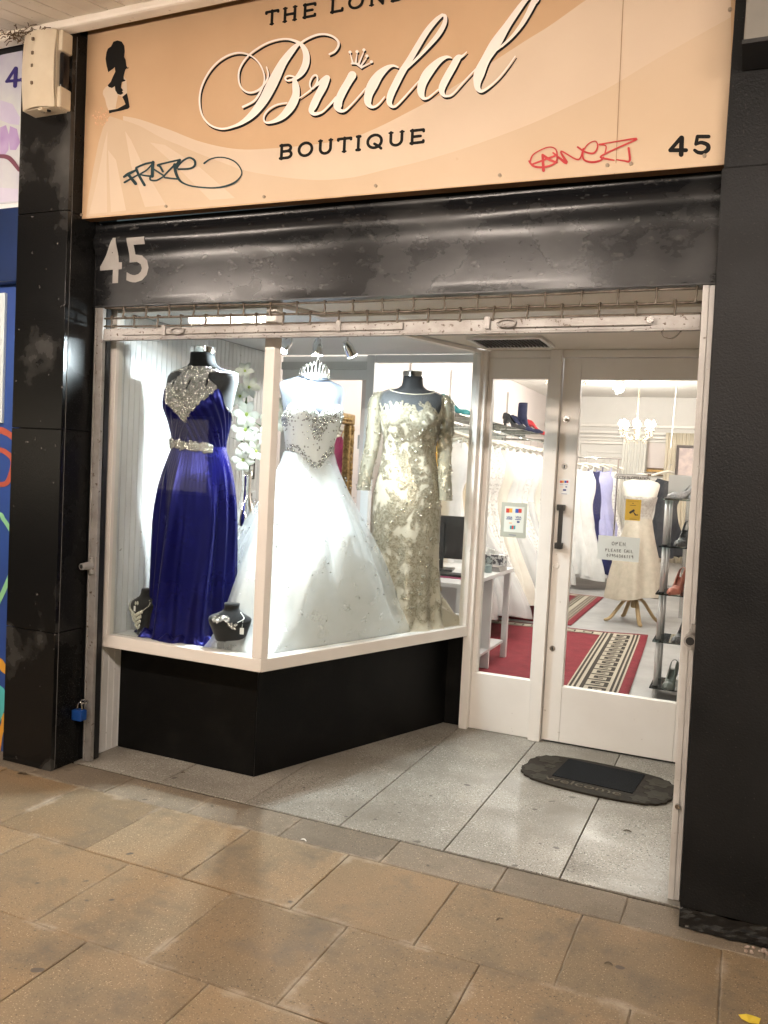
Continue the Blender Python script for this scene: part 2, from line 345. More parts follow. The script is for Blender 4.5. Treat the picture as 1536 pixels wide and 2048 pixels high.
# strip lamps under the canopy
LAMPM = emis('warm_tube_light', (1, .85, .73), 134)
for x, lb in ((-3.6, 'canopy strip lamp over the neighbouring shop'), (-1.55, 'canopy strip lamp in front of the bridal shop'), (.5, 'canopy strip lamp beyond the right pillar')):
    z = soz(.95) - .34
    t = thing('strip_lamp', lb, 'lamp', (x, .95, z), 0, 'canopy strip lamps')
    MB().box(-.62, .62, -.06, .06, -.05, .03).build('housing', PAINT2, t, bevel=.006)
    for s in (-1, 1): MB().tube([(s * .4, 0, .031), (s * .4, 0, .34)], .006, 6).build('hanger_rod', STEEL, t)
    MB().tube([(-.58, 0, -.075), (.58, 0, -.075)], .032, 10).build('tube', LAMPM, t, smooth=True)
    for s in (-1, 1): MB().box(s * .6 - .02, s * .6 + .02, -.05, .05, -.115, -.051).build('end_cap', PAINT2, t, bevel=.005)

# ================================================================== PILLARS
t = thing('shop_pillar', 'black stone pillar carrying the cream alarm box', 'pillar')
MB().box(-3.21, -2.945, 3.0, 3.32, 0, 3.42).build('core', BLACK, t)
for za, zb in ((0, .655), (.658, 1.605), (1.608, 2.60), (2.603, 3.40)):
    MB().box(-3.231, -2.925, 2.975, 2.999, za, zb).build('front_panel', GRIMY, t, bevel=.002)
    MB().box(-2.944, -2.925, 3.001, 3.158, za, zb).build('side_panel', GRANITE, t, bevel=.002)
MB().tube([(-2.9245, 3.0, .01), (-2.9245, 3.0, 3.38)], .0015, 6).build('mastic_line', mat('grey_mastic', (.12, .115, .11), rough=.8), t)
t = thing('painted_pillar', 'wide black painted pillar with a chipped base beside the doorway', 'pillar')
m = MB(); m.add([(-.124, 2.975, .075), (.9, 2.975, .075), (.9, 3.3, .075), (-.124, 3.3, .075), (-.153, 2.975, 2.53), (.9, 2.975, 2.53), (.9, 3.3, 2.53), (-.153, 3.3, 2.53)],
                [(0, 3, 2, 1), (4, 5, 6, 7), (0, 1, 5, 4), (1, 2, 6, 5), (2, 3, 7, 6), (3, 0, 4, 7)])
m.build('panel', PILL, t, bevel=.003)
MB().box(-.148, .9, 2.985, 3.3, 2.533, 3.42).build('upper_panel', PILL, t, bevel=.003)
def plinth(u, v):
    x = -.123 + u * 1.0; z = .004 + v * .069
    n = mnoise.noise(Vector((x * 14, z * 30, 3))) + .5 * mnoise.noise(Vector((x * 40, z * 60, 9)))
    return (x, 2.978 - .010 * n, z)
MB().grid(plinth, 70, 8).box(-.122, .88, 2.992, 3.28, 0, .074).build('plinth', mat('chipped_black_base', (.012, .012, .012), (.2, .19, .175), scale=26, rough=.25, lo=.66, hi=.72, bump=.6, bscale=30), t, smooth=False)
rb = MB(); rr = random.Random(3)
for i in range(26):
    s_ = rr.uniform(.002, .008); rb.ball((.085 + rr.uniform(0, .12) - .0, 2.955 + rr.uniform(-.03, .015), s_ * .6), s_, 5, 3, rr.uniform(.6, 1.4), rr.uniform(.6, 1.4), .7)
stuff(rb.build('rubble', mat('pale_rubble', (.55, .45, .38), (.3, .2, .15), scale=40, rough=.9), t))
t = thing('grey_fascia_box', 'grey fascia box high on the painted pillar at the right edge', 'sign box')
MB().box(-.108, .95, 2.80, 2.974, 2.845, 3.38).build('box', mat('grey_fascia', (.20, .185, .16), (.16, .15, .13), rough=.5), t, bevel=.004)
MB().box(-.112, .955, 2.795, 2.9745, 2.832, 2.8445).build('edge_trim', BLACK, t)

# alarm box
t = thing('alarm_box', 'cream alarm siren box on the left black pillar', 'alarm', (-3.03, 2.974, 3.035)); t.scale = (.86, 1, 1.0)
prof = [(-.122, 0), (-.122, .33), (-.10, .345), (.10, .345), (.122, .33), (.122, 0), (.10, -.015), (-.10, -.015)]
def al(u, v):
    x = -.122 + .22 * u; z = v * .335
    d = .075 + .022 * math.sin(math.pi * u) + .012 * math.sin(math.pi * v)
    return (x, -d, z)
CREAM = mat('cream_plastic', (.66, .57, .43), (.58, .48, .34), scale=5, rough=.45, bump=.1)
body = MB().grid(al, 10, 12)
body.box(-.122, .098, -.074, -.001, 0, .335); body.build('cover', CREAM, t, auto=35)
for za_, zb_ in ((.245, .335), (0, .09)): MB().box(.100, .128, -.068, -.004, za_, zb_).build('side_cheek', CREAM, t, bevel=.006)
MB().box(.1, .122, -.06, -.01, .0915, .2435).build('strobe_lens', mat('black_lens', (.006, .006, .008), rough=.15), t, bevel=.01)
for z in (.285, .225, .17, .095): MB().box(-.03, -.018, -.1125, -.105, z, z + .013).build('vent_slot', mat('slot_brown', (.16, .11, .07), rough=.8), t)
for x in (-.01, .03): MB().tube([(x, -.05, -.006), (x, -.05, .001)], .009, 8).build('screw_hole', BLACK, t)
MB().box(.0, .03, -.09, -.06, -.014, .001).build('catch', CREAM, t, bevel=.003)
# spider dirt above it and cable
c = MB(); rr = random.Random(5)
for i in range(70):
    p = Vector((-3.15 + rr.gauss(0, .06), 2.89 + rr.gauss(0, .015), 3.375 + rr.gauss(0, .012))); q = p + Vector((rr.gauss(0, .03), rr.gauss(0, .01), rr.gauss(0, .012)))
    c.tube([p, (p + q) / 2 + Vector((0, 0, .008)), q], .0022, 4)
stuff(tag(c.build('cobweb_debris', mat('brown_debris', (.12, .075, .04), rough=.95)), 'brown cobweb clump above the alarm box', 'debris'))

# ================================================================== LINTEL
t = thing('lintel_panel', 'dented charcoal metal shutter box cover under the sign', 'panel')
def lint(u, v):
    x = -2.912 + u * 2.758; z = 2.203 + v * .372
    d = .006 * mnoise.noise(Vector((x * 1.4, z * 1.5, 0))) + .0010 * mnoise.noise(Vector((x * 5, z * 4, 4)))
    d += .026 * math.exp(-((v - .80) / .14) ** 2) * (.75 + .5 * mnoise.noise(Vector((x * 1.3, 7, 0)))) - .016 * math.exp(-((v - .97) / .05) ** 2)
    return (x, 3.150 - d * min(1, 12 * v, 9 * (1 - v) + .25), z)
MB().grid(lint, 160, 36).build('face', LINT, t, smooth=True)
MB().box(-2.912, -.154, 3.175, 3.23, 2.203, 2.60).box(-2.912, -.154, 3.1515, 3.1745, 2.198, 2.2025).build('backing', BLACK, t)
MB().box(-2.9445, -2.9125, 3.16, 3.24, 2.2, 2.62).build('end_filler', BLACK, t)
def px_poly(m, poly, y, th=.0006):
    P = [aty(a, b, y) for a, b in poly]; n = len(P)
    area = sum(P[i].x * P[(i + 1) % n].z - P[(i + 1) % n].x * P[i].z for i in range(n))
    if area < 0: P = P[::-1]
    b = bmesh.new(); f = b.faces.new([b.verts.new(p) for p in P]); f.normal_update(); bmesh.ops.triangulate(b, faces=[f]); b.verts.index_update()
    m.add([v.co.copy() for v in b.verts], [tuple(v.index for v in f.verts) for f in b.faces]); b.free()
ZOFF = [0]
def stroke(m, pts, y, k=7, org=(0, 0), s=1.0, off=(0, 0), smooth=True, ramp_=.0005):
    """pts: (px,py,width) in zoom units -> ribbon lying on the plane y"""
    P = [(org[0] + p[0] * s + off[0], org[1] + p[1] * s + off[1], p[2] * s) for p in pts]
    if smooth and len(P) > 2: P = cat(P, k)
    n = len(P); L = []; Rr = []
    for i in range(n):
        a = P[max(i - 1, 0)]; b = P[min(i + 1, n - 1)]; dx, dy = b[0] - a[0], b[1] - a[1]; l = math.hypot(dx, dy) or 1
        nx, ny = -dy / l, dx / l; h = P[i][2] / 2
        L.append((P[i][0] + nx * h, P[i][1] + ny * h)); Rr.append((P[i][0] - nx * h, P[i][1] - ny * h))
    ZOFF[0] = (ZOFF[0] + 1) % 12; base = ZOFF[0] * .00004
    yy = [y - base - ramp_ * i / max(1, n - 1) for i in range(n)]
    vs = [aty(*L[i], yy[i]) for i in range(n)] + [aty(*Rr[i], yy[i]) for i in range(n)]
    fs = [(i, i + 1, n + i + 1, n + i) for i in range(n - 1)]
    # round ends
    for e, sgn in ((0, -1), (n - 1, 1)):
        cx, cy, ww = P[e]; a = P[max(e - 1, 0)]; b = P[min(e + 1, n - 1)]; ang = math.atan2(b[1] - a[1], b[0] - a[0])
        ring = [(cx + ww / 2 * math.cos(ang + q) * 1, cy + ww / 2 * math.sin(ang + q)) for q in [(-math.pi / 2 + math.pi * j / 6) for j in range(7)]]
        if sgn < 0: ring = [(2 * cx - p[0], 2 * cy - p[1]) for p in ring]
        st = len(vs); vs += [aty(*p, yy[e]) for p in ring]; fs.append(tuple(range(st, st + 7)))
    m.add(vs, fs); return m
def glyph45(m, y, o4, o5, s, wt, w_='45', xs=1.0):
    """serif-ish/bold 4 and 5, o = (x,y) of the bottom left px, s = cap height px"""
    def q(o, pts): return [(o[0] + a * s * xs, o[1] - b * s, c_ * s * wt) for a, b, c_ in pts]
    if '4' in w_:
      stroke(m, q(o4, [(.40, .95, .15), (.05, .30, .15)]), y, smooth=False); stroke(m, q(o4, [(.04, .28, .16), (.56, .28, .16)]), y, smooth=False)
      stroke(m, q(o4, [(.42, .93, .19), (.40, .05, .19)]), y, smooth=False)
    if '5' in w_:
      stroke(m, q(o5, [(.14, .92, .15), (.50, .92, .15)]), y, smooth=False); stroke(m, q(o5, [(.13, .92, .14), (.08, .52, .14)]), y, smooth=False)
      stroke(m, q(o5, [(.08, .52, .12), (.26, .60, .15), (.46, .48, .17), (.48, .26, .18), (.34, .08, .16), (.16, .08, .15), (.04, .20, .13)]), y)
VIN = mat('silver_grey_vinyl', (.34, .32, .30), (.29, .27, .25), scale=8, rough=.6, spec=.15)
def text(s, size, mt, name, parent, loc, rot=(R(90), 0, 0), ext=.0004, bold=0, sx=1.0, align='LEFT'):
    cu = bpy.data.curves.new('t', 'FONT'); cu.body = s; cu.size = size; cu.extrude = ext; cu.offset = bold; cu.align_x = align; cu.resolution_u = 3
    ob = bpy.data.objects.new('t', cu); col.objects.link(ob); dg = bpy.context.evaluated_depsgraph_get()
    me = bpy.data.meshes.new_from_object(ob.evaluated_get(dg)); bpy.data.objects.remove(ob); me.materials.clear(); me.materials.append(mt)
    o = bpy.data.objects.new(name, me); col.objects.link(o); o.location = loc; o.rotation_euler = rot; o.scale = (sx, 1, 1)
    if parent: o.parent = parent
    return o
for ch_, px_, py_, x1_ in (('4', 199, 568, 246), ('5', 253, 566, 300)):
    o = text(ch_, .29, VIN, 'house_number', t, (0, 0, 0), (0, 0, 0), 0, .004); vs = [v.co.copy() for v in o.data.vertices]
    xa, xb = min(v.x for v in vs), max(v.x for v in vs); ya, yb = min(v.y for v in vs), max(v.y for v in vs); p0, p1 = aty(px_, py_, 3.15), aty(x1_, py_ - 90, 3.15)
    for v in o.data.vertices:
        x = p0.x + (p1.x - p0.x) * (v.co.x - xa) / (xb - xa); z = p0.z + (p1.z - p0.z) * (v.co.y - ya) / (yb - ya)
        v.co = (x, lint((x + 2.912) / 2.758, (z - 2.203) / .372)[1], z)
    b_ = bmesh.new(); b_.from_mesh(o.data); bmesh.ops.triangulate(b_, faces=b_.faces[:])
    for _ in range(3): bmesh.ops.subdivide_edges(b_, edges=[e for e in b_.edges if e.calc_length() > .012], cuts=1); bmesh.ops.triangulate(b_, faces=b_.faces[:])
    for v in b_.verts: v.co.y = lint((v.co.x + 2.912) / 2.758, (v.co.z - 2.203) / .372)[1] - .0016
    b_.to_mesh(o.data); b_.free()
for px, py in ((203, 450), (1403, 347), (440, 438), (970, 430)):
    p = aty(px, py, 3.148); MB().tube([(p.x, 3.15, p.z), (p.x, 3.141, p.z)], .004, 8).build('screw', STEEL, t)

# ================================================================== SHOP SIGN
YS = 3.06
t = thing('shop_sign', 'peach bridal boutique fascia sign with white script lettering', 'sign')
TAN = mat('printed_tan', (.56, .375, .225), (.51, .335, .195), scale=1.3, rough=.42, spec=.25, speck=((.36, .22, .13), 16, .76, .84), bump=.05, bscale=200)
sides = mat('sign_edge_brown', (.24, .13, .055), (.17, .09, .04), scale=6, rough=.6)
zb_l, zb_r = 2.586, 2.570
xsplit = -.509; MBJ = MB()
def signpan(x0, x1):
    m = MB(); f = lambda x: zb_l + (zb_r - zb_l) * (x + 2.92) / 2.77
    m.add([(x0, YS, f(x0)), (x1, YS, f(x1)), (x1, YS + .004, f(x1)), (x0, YS + .004, f(x0)), (x0, YS, 3.44), (x1, YS, 3.44), (x1, YS + .004, 3.44), (x0, YS + .004, 3.44)],
          [(0, 3, 2, 1), (4, 5, 6, 7), (0, 1, 5, 4), (1, 2, 6, 5), (2, 3, 7, 6), (3, 0, 4, 7)]); return m
stroke(MBJ, [(1247, -10, 1.3), (1232, 326, 1.3)], YS - .0026, smooth=False); MBJ.build('panel_joint', mat('joint_grime', (.30, .19, .11), rough=.8), t)
signpan(-2.922, xsplit - .0012).build('panel', TAN, t); signpan(xsplit + .0012, -.152).build('panel', TAN, t)
m = MB(); m.add([(-2.922, YS + .005, zb_l), (-.152, YS + .005, zb_r), (-.152, YS + .066, zb_r + .004), (-2.922, YS + .066, zb_l + .004), (-2.922, YS + .005, 3.43), (-.152, YS + .005, 3.43), (-.152, YS + .066, 3.43), (-2.922, YS + .066, 3.43)],
               [(0, 3, 2, 1), (4, 5, 6, 7), (0, 1, 5, 4), (1, 2, 6, 5), (2, 3, 7, 6), (3, 0, 4, 7)])
m.build('carcass', sides, t)
upper = [(225, 229), (264, 235), (290, 242), (318, 252), (346, 262), (370, 272), (400, 283), (445, 294), (490, 299), (540, 297), (610, 291), (669, 283), (709, 274), (744, 260), (774, 246), (805, 230), (878, 191), (960, 140), (1050, 82), (1100, 51), (1163, 6)]
lower = [(246, 240), (280, 252), (320, 274), (360, 291), (400, 308), (450, 327), (490, 341), (550, 352), (600, 358), (650, 360), (710, 354), (768, 340), (840, 323), (918, 300), (990, 275), (1068, 245), (1140, 212), (1218, 175), (1318, 115), (1466, 32)]
LIGHT = mat('printed_cream', (.62, .495, .37), (.585, .46, .34), scale=2, rough=.42, spec=.25, speck=((.5, .35, .22), 14, .76, .86)); MID = mat('printed_peach', (.58, .445, .315), (.545, .41, .28), scale=1.6, rough=.42, spec=.25, speck=((.46, .31, .19), 14, .76, .86))
lb = [(x, y + 0) for x, y in lower]
def at_x(L, x):
    for (x0, y0), (x1, y1) in zip(L, L[1:]):
        if x0 <= x <= x1: return y0 + (y1 - y0) * (x - x0) / (x1 - x0)
    return L[0][1] if x < L[0][0] else L[-1][1]
up2 = [(p[0], p[1]) for p in cat(upper, 5)] + [(1300, -84), (1466, -180)]; lo2 = [(p[0], p[1]) for p in cat(lower, 5)]
up2.sort(); lo2.sort()
botl = [(160, 436), (1448, 330), (1470, 328)]
X_ = [246 + (1462 - 246) * i / 150 for i in range(151)]
def strip(fa, fb, y):
    m = MB(); n = len(X_); m.add([aty(x, fa(x), y) for x in X_] + [aty(x, fb(x), y) for x in X_], [(i, n + i, n + i + 1, i + 1) for i in range(n - 1)]); return m
strip(lambda x: max(-170, at_x(up2, x)), lambda x: at_x(lo2, x), YS - .0010).build('printed_band', LIGHT, t)
sk_ = strip(lambda x: at_x(lo2, x), lambda x: at_x(botl, x) - 1.5, YS - .0007); px_poly(sk_, [(219, 232), (246, 241), (246, 428), (172, 434), (176, 400), (186, 340), (197, 285), (206, 255)], YS - .0007)
sk_.build('printed_skirt', MID, t)
veil = MB()
for a in ([(215, 262), (208, 290), (190, 380), (178, 428), (214, 425), (213, 330)], [(250, 262), (262, 330), (290, 414), (332, 410), (290, 340), (262, 280)], [(300, 285), (350, 330), (420, 400), (470, 396), (400, 335), (330, 290)], [(216, 300), (222, 424), (252, 421), (232, 320)]):
    px_poly(veil, a, YS - .0016)
veil.build('printed_veil_fold', LIGHT, t)
INK = mat('printed_black', (.008, .0075, .007), (.012, .011, .010), rough=.6, spec=.12); WHITEP = mat('printed_white', (.84, .77, .71), (.81, .74, .68), rough=.5, spec=.2); SHADE = mat('printed_brown_halo', (.47, .24, .11), rough=.45)
# bride silhouette
o8 = (160, 60); s8 = .1856
z8 = lambda L: [(o8[0] + a * s8, o8[1] + b * s8) for a, b in L]
m = MB(); px_poly(m, z8([(300, 600), (345, 625), (375, 610), (400, 690), (440, 690), (462, 560), (475, 500), (500, 540), (508, 680), (455, 720), (410, 700), (390, 800), (380, 870), (310, 872), (285, 810), (270, 740), (245, 690), (250, 650), (272, 620)]), YS - .0014); m.build('printed_bodice', LIGHT, t)
m = MB(); px_poly(m, z8([(405, 112), (450, 125), (478, 170), (482, 230), (475, 290), (492, 320), (500, 385), (512, 405), (527, 402), (520, 416), (500, 416), (488, 430), (470, 500), (472, 530), (495, 540), (480, 553), (452, 560), (442, 620), (467, 650), (452, 660), (468, 680), (440, 700), (405, 690), (380, 650), (375, 605), (345, 625), (310, 615), (297, 595), (330, 560), (355, 500), (380, 450), (374, 400), (360, 415), (305, 455), (285, 380), (275, 310), (285, 240), (300, 200), (335, 175), (360, 125)]), YS - .0022)
px_poly(m, z8([(505, 680), (520, 740), (535, 830), (520, 848), (440, 870), (350, 888), (315, 900), (310, 865), (400, 850), (455, 820), (490, 800), (475, 760), (455, 720), (480, 700)]), YS - .0022); m.build('printed_silhouette', INK, t)
m = MB(); rr = random.Random(2)
for i in range(60):
    a = rr.uniform(0, 6.28); q = rr.uniform(0, 1) ** .6 * 85; x, y = 225 + q * math.cos(a) * 1.05, 930 + q * math.sin(a) * 1.2; r_ = rr.uniform(5, 12)
    px_poly(m, z8([(x + r_ * math.cos(k * 1.257) * (1.4 if k % 2 else .8), y + r_ * math.sin(k * 1.257)) for k in range(5)]), YS - .0017 - i * .00001)
stuff(m.build('printed_bouquet', mat('printed_rose', (.72, .45, .28), (.5, .26, .13), scale=160, rough=.5), t))
# script word
A1 = ((390, 50), .1953); A2 = ((620, 70), .15625); A3 = ((800, 0), .1953)
S = [
 (A1, [(1072, 180, 26), (1000, 252, 60), (900, 385, 82), (820, 540, 104), (770, 640, 106), (700, 770, 94), (600, 900, 74), (500, 985, 46), (400, 1035, 26), (270, 1062, 19), (150, 1020, 18), (72, 920, 18), (46, 780, 18), (65, 640, 18), (130, 500, 18), (220, 390, 19), (330, 315, 19), (440, 285, 19), (540, 300, 17), (620, 350, 15), (680, 430, 15), (710, 520, 16), (703, 600, 17), (660, 700, 20), (600, 780, 21), (490, 838, 22)]),
 (A1, [(1030, 548, 34), (1090, 485, 64), (1132, 400, 72), (1140, 310, 66), (1112, 232, 50), (1060, 180, 32), (970, 147, 22), (870, 147, 19), (750, 180, 19), (640, 240, 19), (550, 310, 18), (480, 400, 18), (448, 490, 18), (452, 590, 18), (490, 660, 18), (560, 692, 20), (650, 665, 22), (720, 590, 20), (750, 510, 17), (732, 430, 12)]),
 (A1, [(1075, 188, 20), (1150, 140, 22), (1250, 100, 22), (1340, 95, 22), (1420, 122, 22), (1467, 172, 24), (1465, 220, 24), (1430, 270, 22), (1378, 298, 20)]),
 (A1, [(1035, 548, 26), (1000, 525, 18), (950, 520, 16), (922, 545, 16), (945, 570, 16), (985, 562, 18), (1012, 560, 36), (1030, 620, 70), (1035, 700, 76), (1015, 770, 86), (970, 850, 86), (900, 930, 66), (820, 980, 40), (740, 1000, 22), (706, 975, 18), (712, 920, 18), (760, 860, 18), (840, 815, 18), (940, 797, 14)]),
 (A1, [(1068, 748, 10), (1130, 705, 14), (1190, 660, 18), (1232, 615, 18), (1255, 560, 18), (1243, 515, 18), (1210, 522, 18), (1182, 570, 18), (1176, 620, 16), (1198, 652, 16), (1240, 620, 22), (1300, 575, 50), (1345, 548, 66)]),
 (A1, [(1350, 545, 66), (1312, 630, 80), (1258, 730, 76), (1215, 820, 76), (1192, 880, 56), (1228, 912, 32), (1300, 890, 20), (1400, 800, 16), (1445, 750, 12)]),
 (A2, [(60, 1000, 26), (150, 985, 22), (240, 900, 20), (330, 790, 14)]),
 (A2, [(540, 515, 108), (490, 600, 96), (420, 720, 100), (370, 830, 100), (355, 910, 108), (378, 962, 56), (440, 968, 32), (520, 900, 22), (620, 790, 20), (712, 680, 14)]),
 (A2, [(1125, 412, 22), (1060, 392, 32), (980, 425, 66), (880, 515, 110), (800, 640, 134), (750, 760, 108), (740, 850, 92), (762, 902, 58), (812, 922, 32), (880, 880, 22), (955, 790, 16)]),
 (A3, [(432, 152, 30), (370, 205, 46), (280, 312, 56), (180, 472, 60), (90, 625, 64), (20, 735, 70), (-45, 860, 72), (-92, 960, 72), (-110, 1040, 58), (-88, 1085, 36), (-45, 1085, 22), (40, 1000, 18), (120, 910, 16), (190, 830, 12)]),
 (A3, [(425, 155, 28), (462, 165, 34), (455, 240, 46), (400, 340, 50), (320, 440, 42), (200, 572, 30), (80, 690, 22)]),
 (A3, [(525, 590, 14), (470, 585, 34), (390, 632, 62), (290, 740, 94), (230, 850, 88), (215, 940, 74), (237, 1000, 42), (280, 1004, 22), (340, 960, 16), (392, 915, 14)]),
 (A3, [(682, 532, 10), (640, 572, 26), (592, 595, 64), (540, 685, 72), (480, 790, 74), (432, 890, 70), (432, 950, 50), (470, 984, 26), (540, 960, 18), (650, 840, 16), (775, 705, 12)]),
 (A3, [(1385, -92, 30), (1300, -18, 46), (1200, 112, 60), (1090, 272, 74), (980, 442, 108), (880, 602, 90), (812, 750, 108), (790, 850, 74), (800, 910, 52), (842, 932, 30), (920, 882, 20), (1010, 800, 17), (1100, 690, 15), (1180, 575, 10)]),
 (A3, [(1380, -92, 30), (1412, -60, 40), (1398, -10, 56), (1365, 30, 60), (1310, 140, 50), (1230, 272, 40), (1120, 402, 28), (990, 512, 18)])]
CRN = [(A2, [(532, 364, 22), (590, 366, 26), (632, 392, 30), (660, 418, 24)])] + [(A2, [(a, b, 26), (x, y, 10)]) for a, b, x, y in ((548, 358, 515, 235), (584, 362, 603, 232), (618, 384, 688, 212), (648, 398, 728, 285), (662, 412, 778, 352))] + \
      [(A2, [(x - 1, y, 40), (x + 1, y, 40)]) for x, y in ((512, 218), (602, 212), (690, 190), (728, 268), (785, 342))]
dark, white = MB(), MB()
for (o, s), pts in S:
    stroke(dark, pts, YS - .0018, org=o, s=s, off=(2.6, 4.4)); stroke(white, pts, YS - .0032, org=o, s=s)
white.build('script_lettering', WHITEP, t); dark.build('lettering_shadow', INK, t)
dark, white = MB(), MB()
for (o, s), pts in CRN:
    stroke(dark, pts, YS - .0018, org=o, s=s, off=(1.8, 3.6)); stroke(white, pts, YS - .0032, org=o, s=s)
white.build('printed_crown', WHITEP, t); dark.build('crown_shadow', INK, t)
# spaced capitals
K = math.pi
def arc(cx, cy, rx, ry, a0, a1, n=14): return [(cx + rx * math.cos(a0 + (a1 - a0) * i / n), cy + ry * math.sin(a0 + (a1 - a0) * i / n)) for i in range(n + 1)]
def gl(ch):
    ser = lambda x, y, h=.13: [(x - h, y), (x + h, y)]
    return {'T': [[(.5, 0), (.5, 1)], [(0, .95), (1, .95)], ser(.5, .02), [(.01, .95), (.0, .86)], [(.99, .95), (1, .86)]],
            'H': [[(.12, 0), (.12, 1)], [(.88, 0), (.88, 1)], [(.12, .5), (.88, .5)], ser(.12, .02), ser(.88, .02), ser(.12, .98), ser(.88, .98)],
            'E': [[(.12, 0), (.12, 1)], [(.02, .05), (.95, .05)], [(.02, .95), (.95, .95)], [(.12, .51), (.75, .51)], [(.97, .05), (.98, .16)], [(.96, .95), (.97, .84)]],
            'L': [[(.12, 0), (.12, 1)], [(.02, .05), (.95, .05)], [(.97, .05), (.98, .2)], ser(.12, .98)],
            'O': [arc(.5, .5, .46, .46, 0, 2 * K, 26)], 'Q': [arc(.5, .5, .46, .46, 0, 2 * K, 26), [(.5, .32), (.78, .12), (.95, -.06)]],
            'N': [[(.1, 0), (.1, 1)], [(.9, 0), (.9, 1)], [(.1, .97), (.9, .03)], ser(.1, .02), ser(.9, .98)],
            'D': [[(.12, 0), (.12, 1)], [(.02, .04), (.45, .04)] + arc(.45, .5, .5, .46, -K / 2, K / 2) + [(.02, .96)]],
            'B': [[(.12, 0), (.12, 1)], [(.02, .04), (.6, .04)] + arc(.62, .28, .32, .24, -K / 2, K / 2, 8) + [(.12, .52)], [(.12, .52), (.58, .52)] + arc(.58, .74, .3, .22, -K / 2, K / 2, 8) + [(.02, .96)]],
            'U': [[(.1, 1), (.1, .4)] + arc(.5, .4, .4, .36, K, 2 * K, 12) + [(.9, 1)], ser(.1, .97), ser(.9, .97)], 'I': [[(.5, 0), (.5, 1)], [(.1, .02), (.9, .02)], [(.1, .98), (.9, .98)]]}[ch]
def word(spec, base, h, y, wt, org, s, lean=.045):
    for ch, x0, x1 in spec:
        m = MB()
        for st in gl(ch):
            pts = []
            for u, v in st:
                x = x0 + (x1 - x0) * u; yb = base(x) - h * v; pts.append((x + lean * h * v, yb, wt * (.62 if (len(st) == 2 and abs(st[0][0] - st[1][0]) <= .3 and abs(st[0][1] - st[1][1]) < .02) else 1)))
            stroke(m, pts, y, org=org, s=s, smooth=False, ramp_=.0002)
        m.build('letter', INK, t)
word([('B', 84, 186), ('O', 240, 360), ('U', 415, 525), ('T', 578, 686), ('I', 735, 768), ('Q', 826, 954), ('U', 1016, 1134), ('E', 1198, 1310)], lambda x: 376 - .1145 * (x - 85), 118, YS - .0022, 25, (540, 230), .2344)
word([('T', 50, 150), ('H', 198, 308), ('E', 370, 470), ('L', 606, 704), ('O', 755, 878), ('N', 940, 1058), ('D', 1122, 1230), ('O', 1288, 1412), ('N', 1472, 1592)], lambda x: 207 - .188 * (x - 100), 116, YS - .0022, 24, (520, 0), .2344)
for w_ in '45': m = MB(); glyph45(m, YS - .0022, (1338, 311), (1387, 308), 38, 1.35, w_, 1.6); m.build('printed_number', INK, t)
# marker tags
G6 = [[(150, 335, 34), (235, 440, 36)], [(108, 425, 24), (250, 345, 20)], [(102, 362, 26), (150, 330, 34), (240, 285, 22)], [(240, 265, 26), (270, 340, 30), (335, 455, 30)], [(240, 258, 22), (340, 215, 22), (440, 196, 24)], [(432, 208, 20), (360, 285, 18), (290, 335, 18), (410, 356, 22)],
      [(432, 196, 36), (425, 290, 38), (424, 355, 36)], [(405, 350, 20), (402, 395, 20), (470, 402, 18), (545, 362, 18)], [(440, 275, 20), (560, 352, 20)], [(545, 302, 24), (512, 245, 24), (486, 228, 22), (600, 198, 20), (738, 168, 22)], [(682, 222, 22), (560, 352, 20), (610, 376, 20), (705, 386, 20)],
      [(738, 170, 28), (690, 250, 40)], [(680, 225, 40), (690, 310, 34), (730, 395, 28), (790, 440, 20), (900, 472, 18), (1100, 488, 17), (1250, 470, 22), (1370, 420, 22), (1438, 340, 15), (1430, 270, 15), (1370, 195, 16), (1280, 152, 15), (1180, 140, 14), (1080, 162, 16), (1015, 208, 22)],
      [(700, 262, 26), (735, 215, 24), (790, 168, 22), (850, 145, 22), (905, 178, 26), (905, 235, 26), (850, 268, 22), (720, 275, 22)]]
m = MB(); [stroke(m, p, YS - .0046, org=(230, 290), s=.1758, ramp_=.0002) for p in G6]; m.build('marker_tag', mat('teal_black_marker', (.006, .025, .032), (.01, .045, .055), scale=20, rough=.3), t)
G7 = [[(72, 312, 14), (100, 250, 10), (200, 200, 9), (258, 212, 10), (272, 270, 12), (250, 320, 14), (170, 345, 16), (100, 338, 16), (66, 300, 12)], [(165, 255, 18), (172, 370, 22)], [(95, 322, 14), (180, 290, 14), (255, 262, 14)], [(170, 258, 18), (215, 290, 20), (270, 312, 14)], [(242, 240, 12), (340, 315, 22), (300, 228, 12), (425, 290, 12), (462, 208, 10)], [(422, 198, 14), (480, 235, 14), (540, 242, 14), (568, 195, 10), (552, 155, 8), (500, 175, 9), (462, 230, 12), (468, 290, 14), (530, 308, 16), (590, 295, 14), (612, 272, 10)],
      [(578, 178, 10), (720, 155, 10), (855, 138, 14), (700, 210, 12), (590, 268, 14), (640, 285, 14), (688, 294, 10)], [(580, 180, 10), (628, 190, 10), (622, 242, 10)], [(708, 290, 10), (760, 298, 12), (802, 298, 16), (794, 205, 16)]]
m = MB(); [stroke(m, p, YS - .0046, org=(1040, 240), s=.2734, ramp_=.0002) for p in G7]; m.build('marker_tag', mat('red_marker', (.42, .025, .03), (.5, .05, .05), scale=30, rough=.35), t)
SCR = MB().tube([(0, 0, 0), (0, -.006, 0)], .0065, 10).mesh('screw', mat('dirty_screw_cap', (.42, .34, .25), (.25, .19, .13), scale=90, rough=.5))
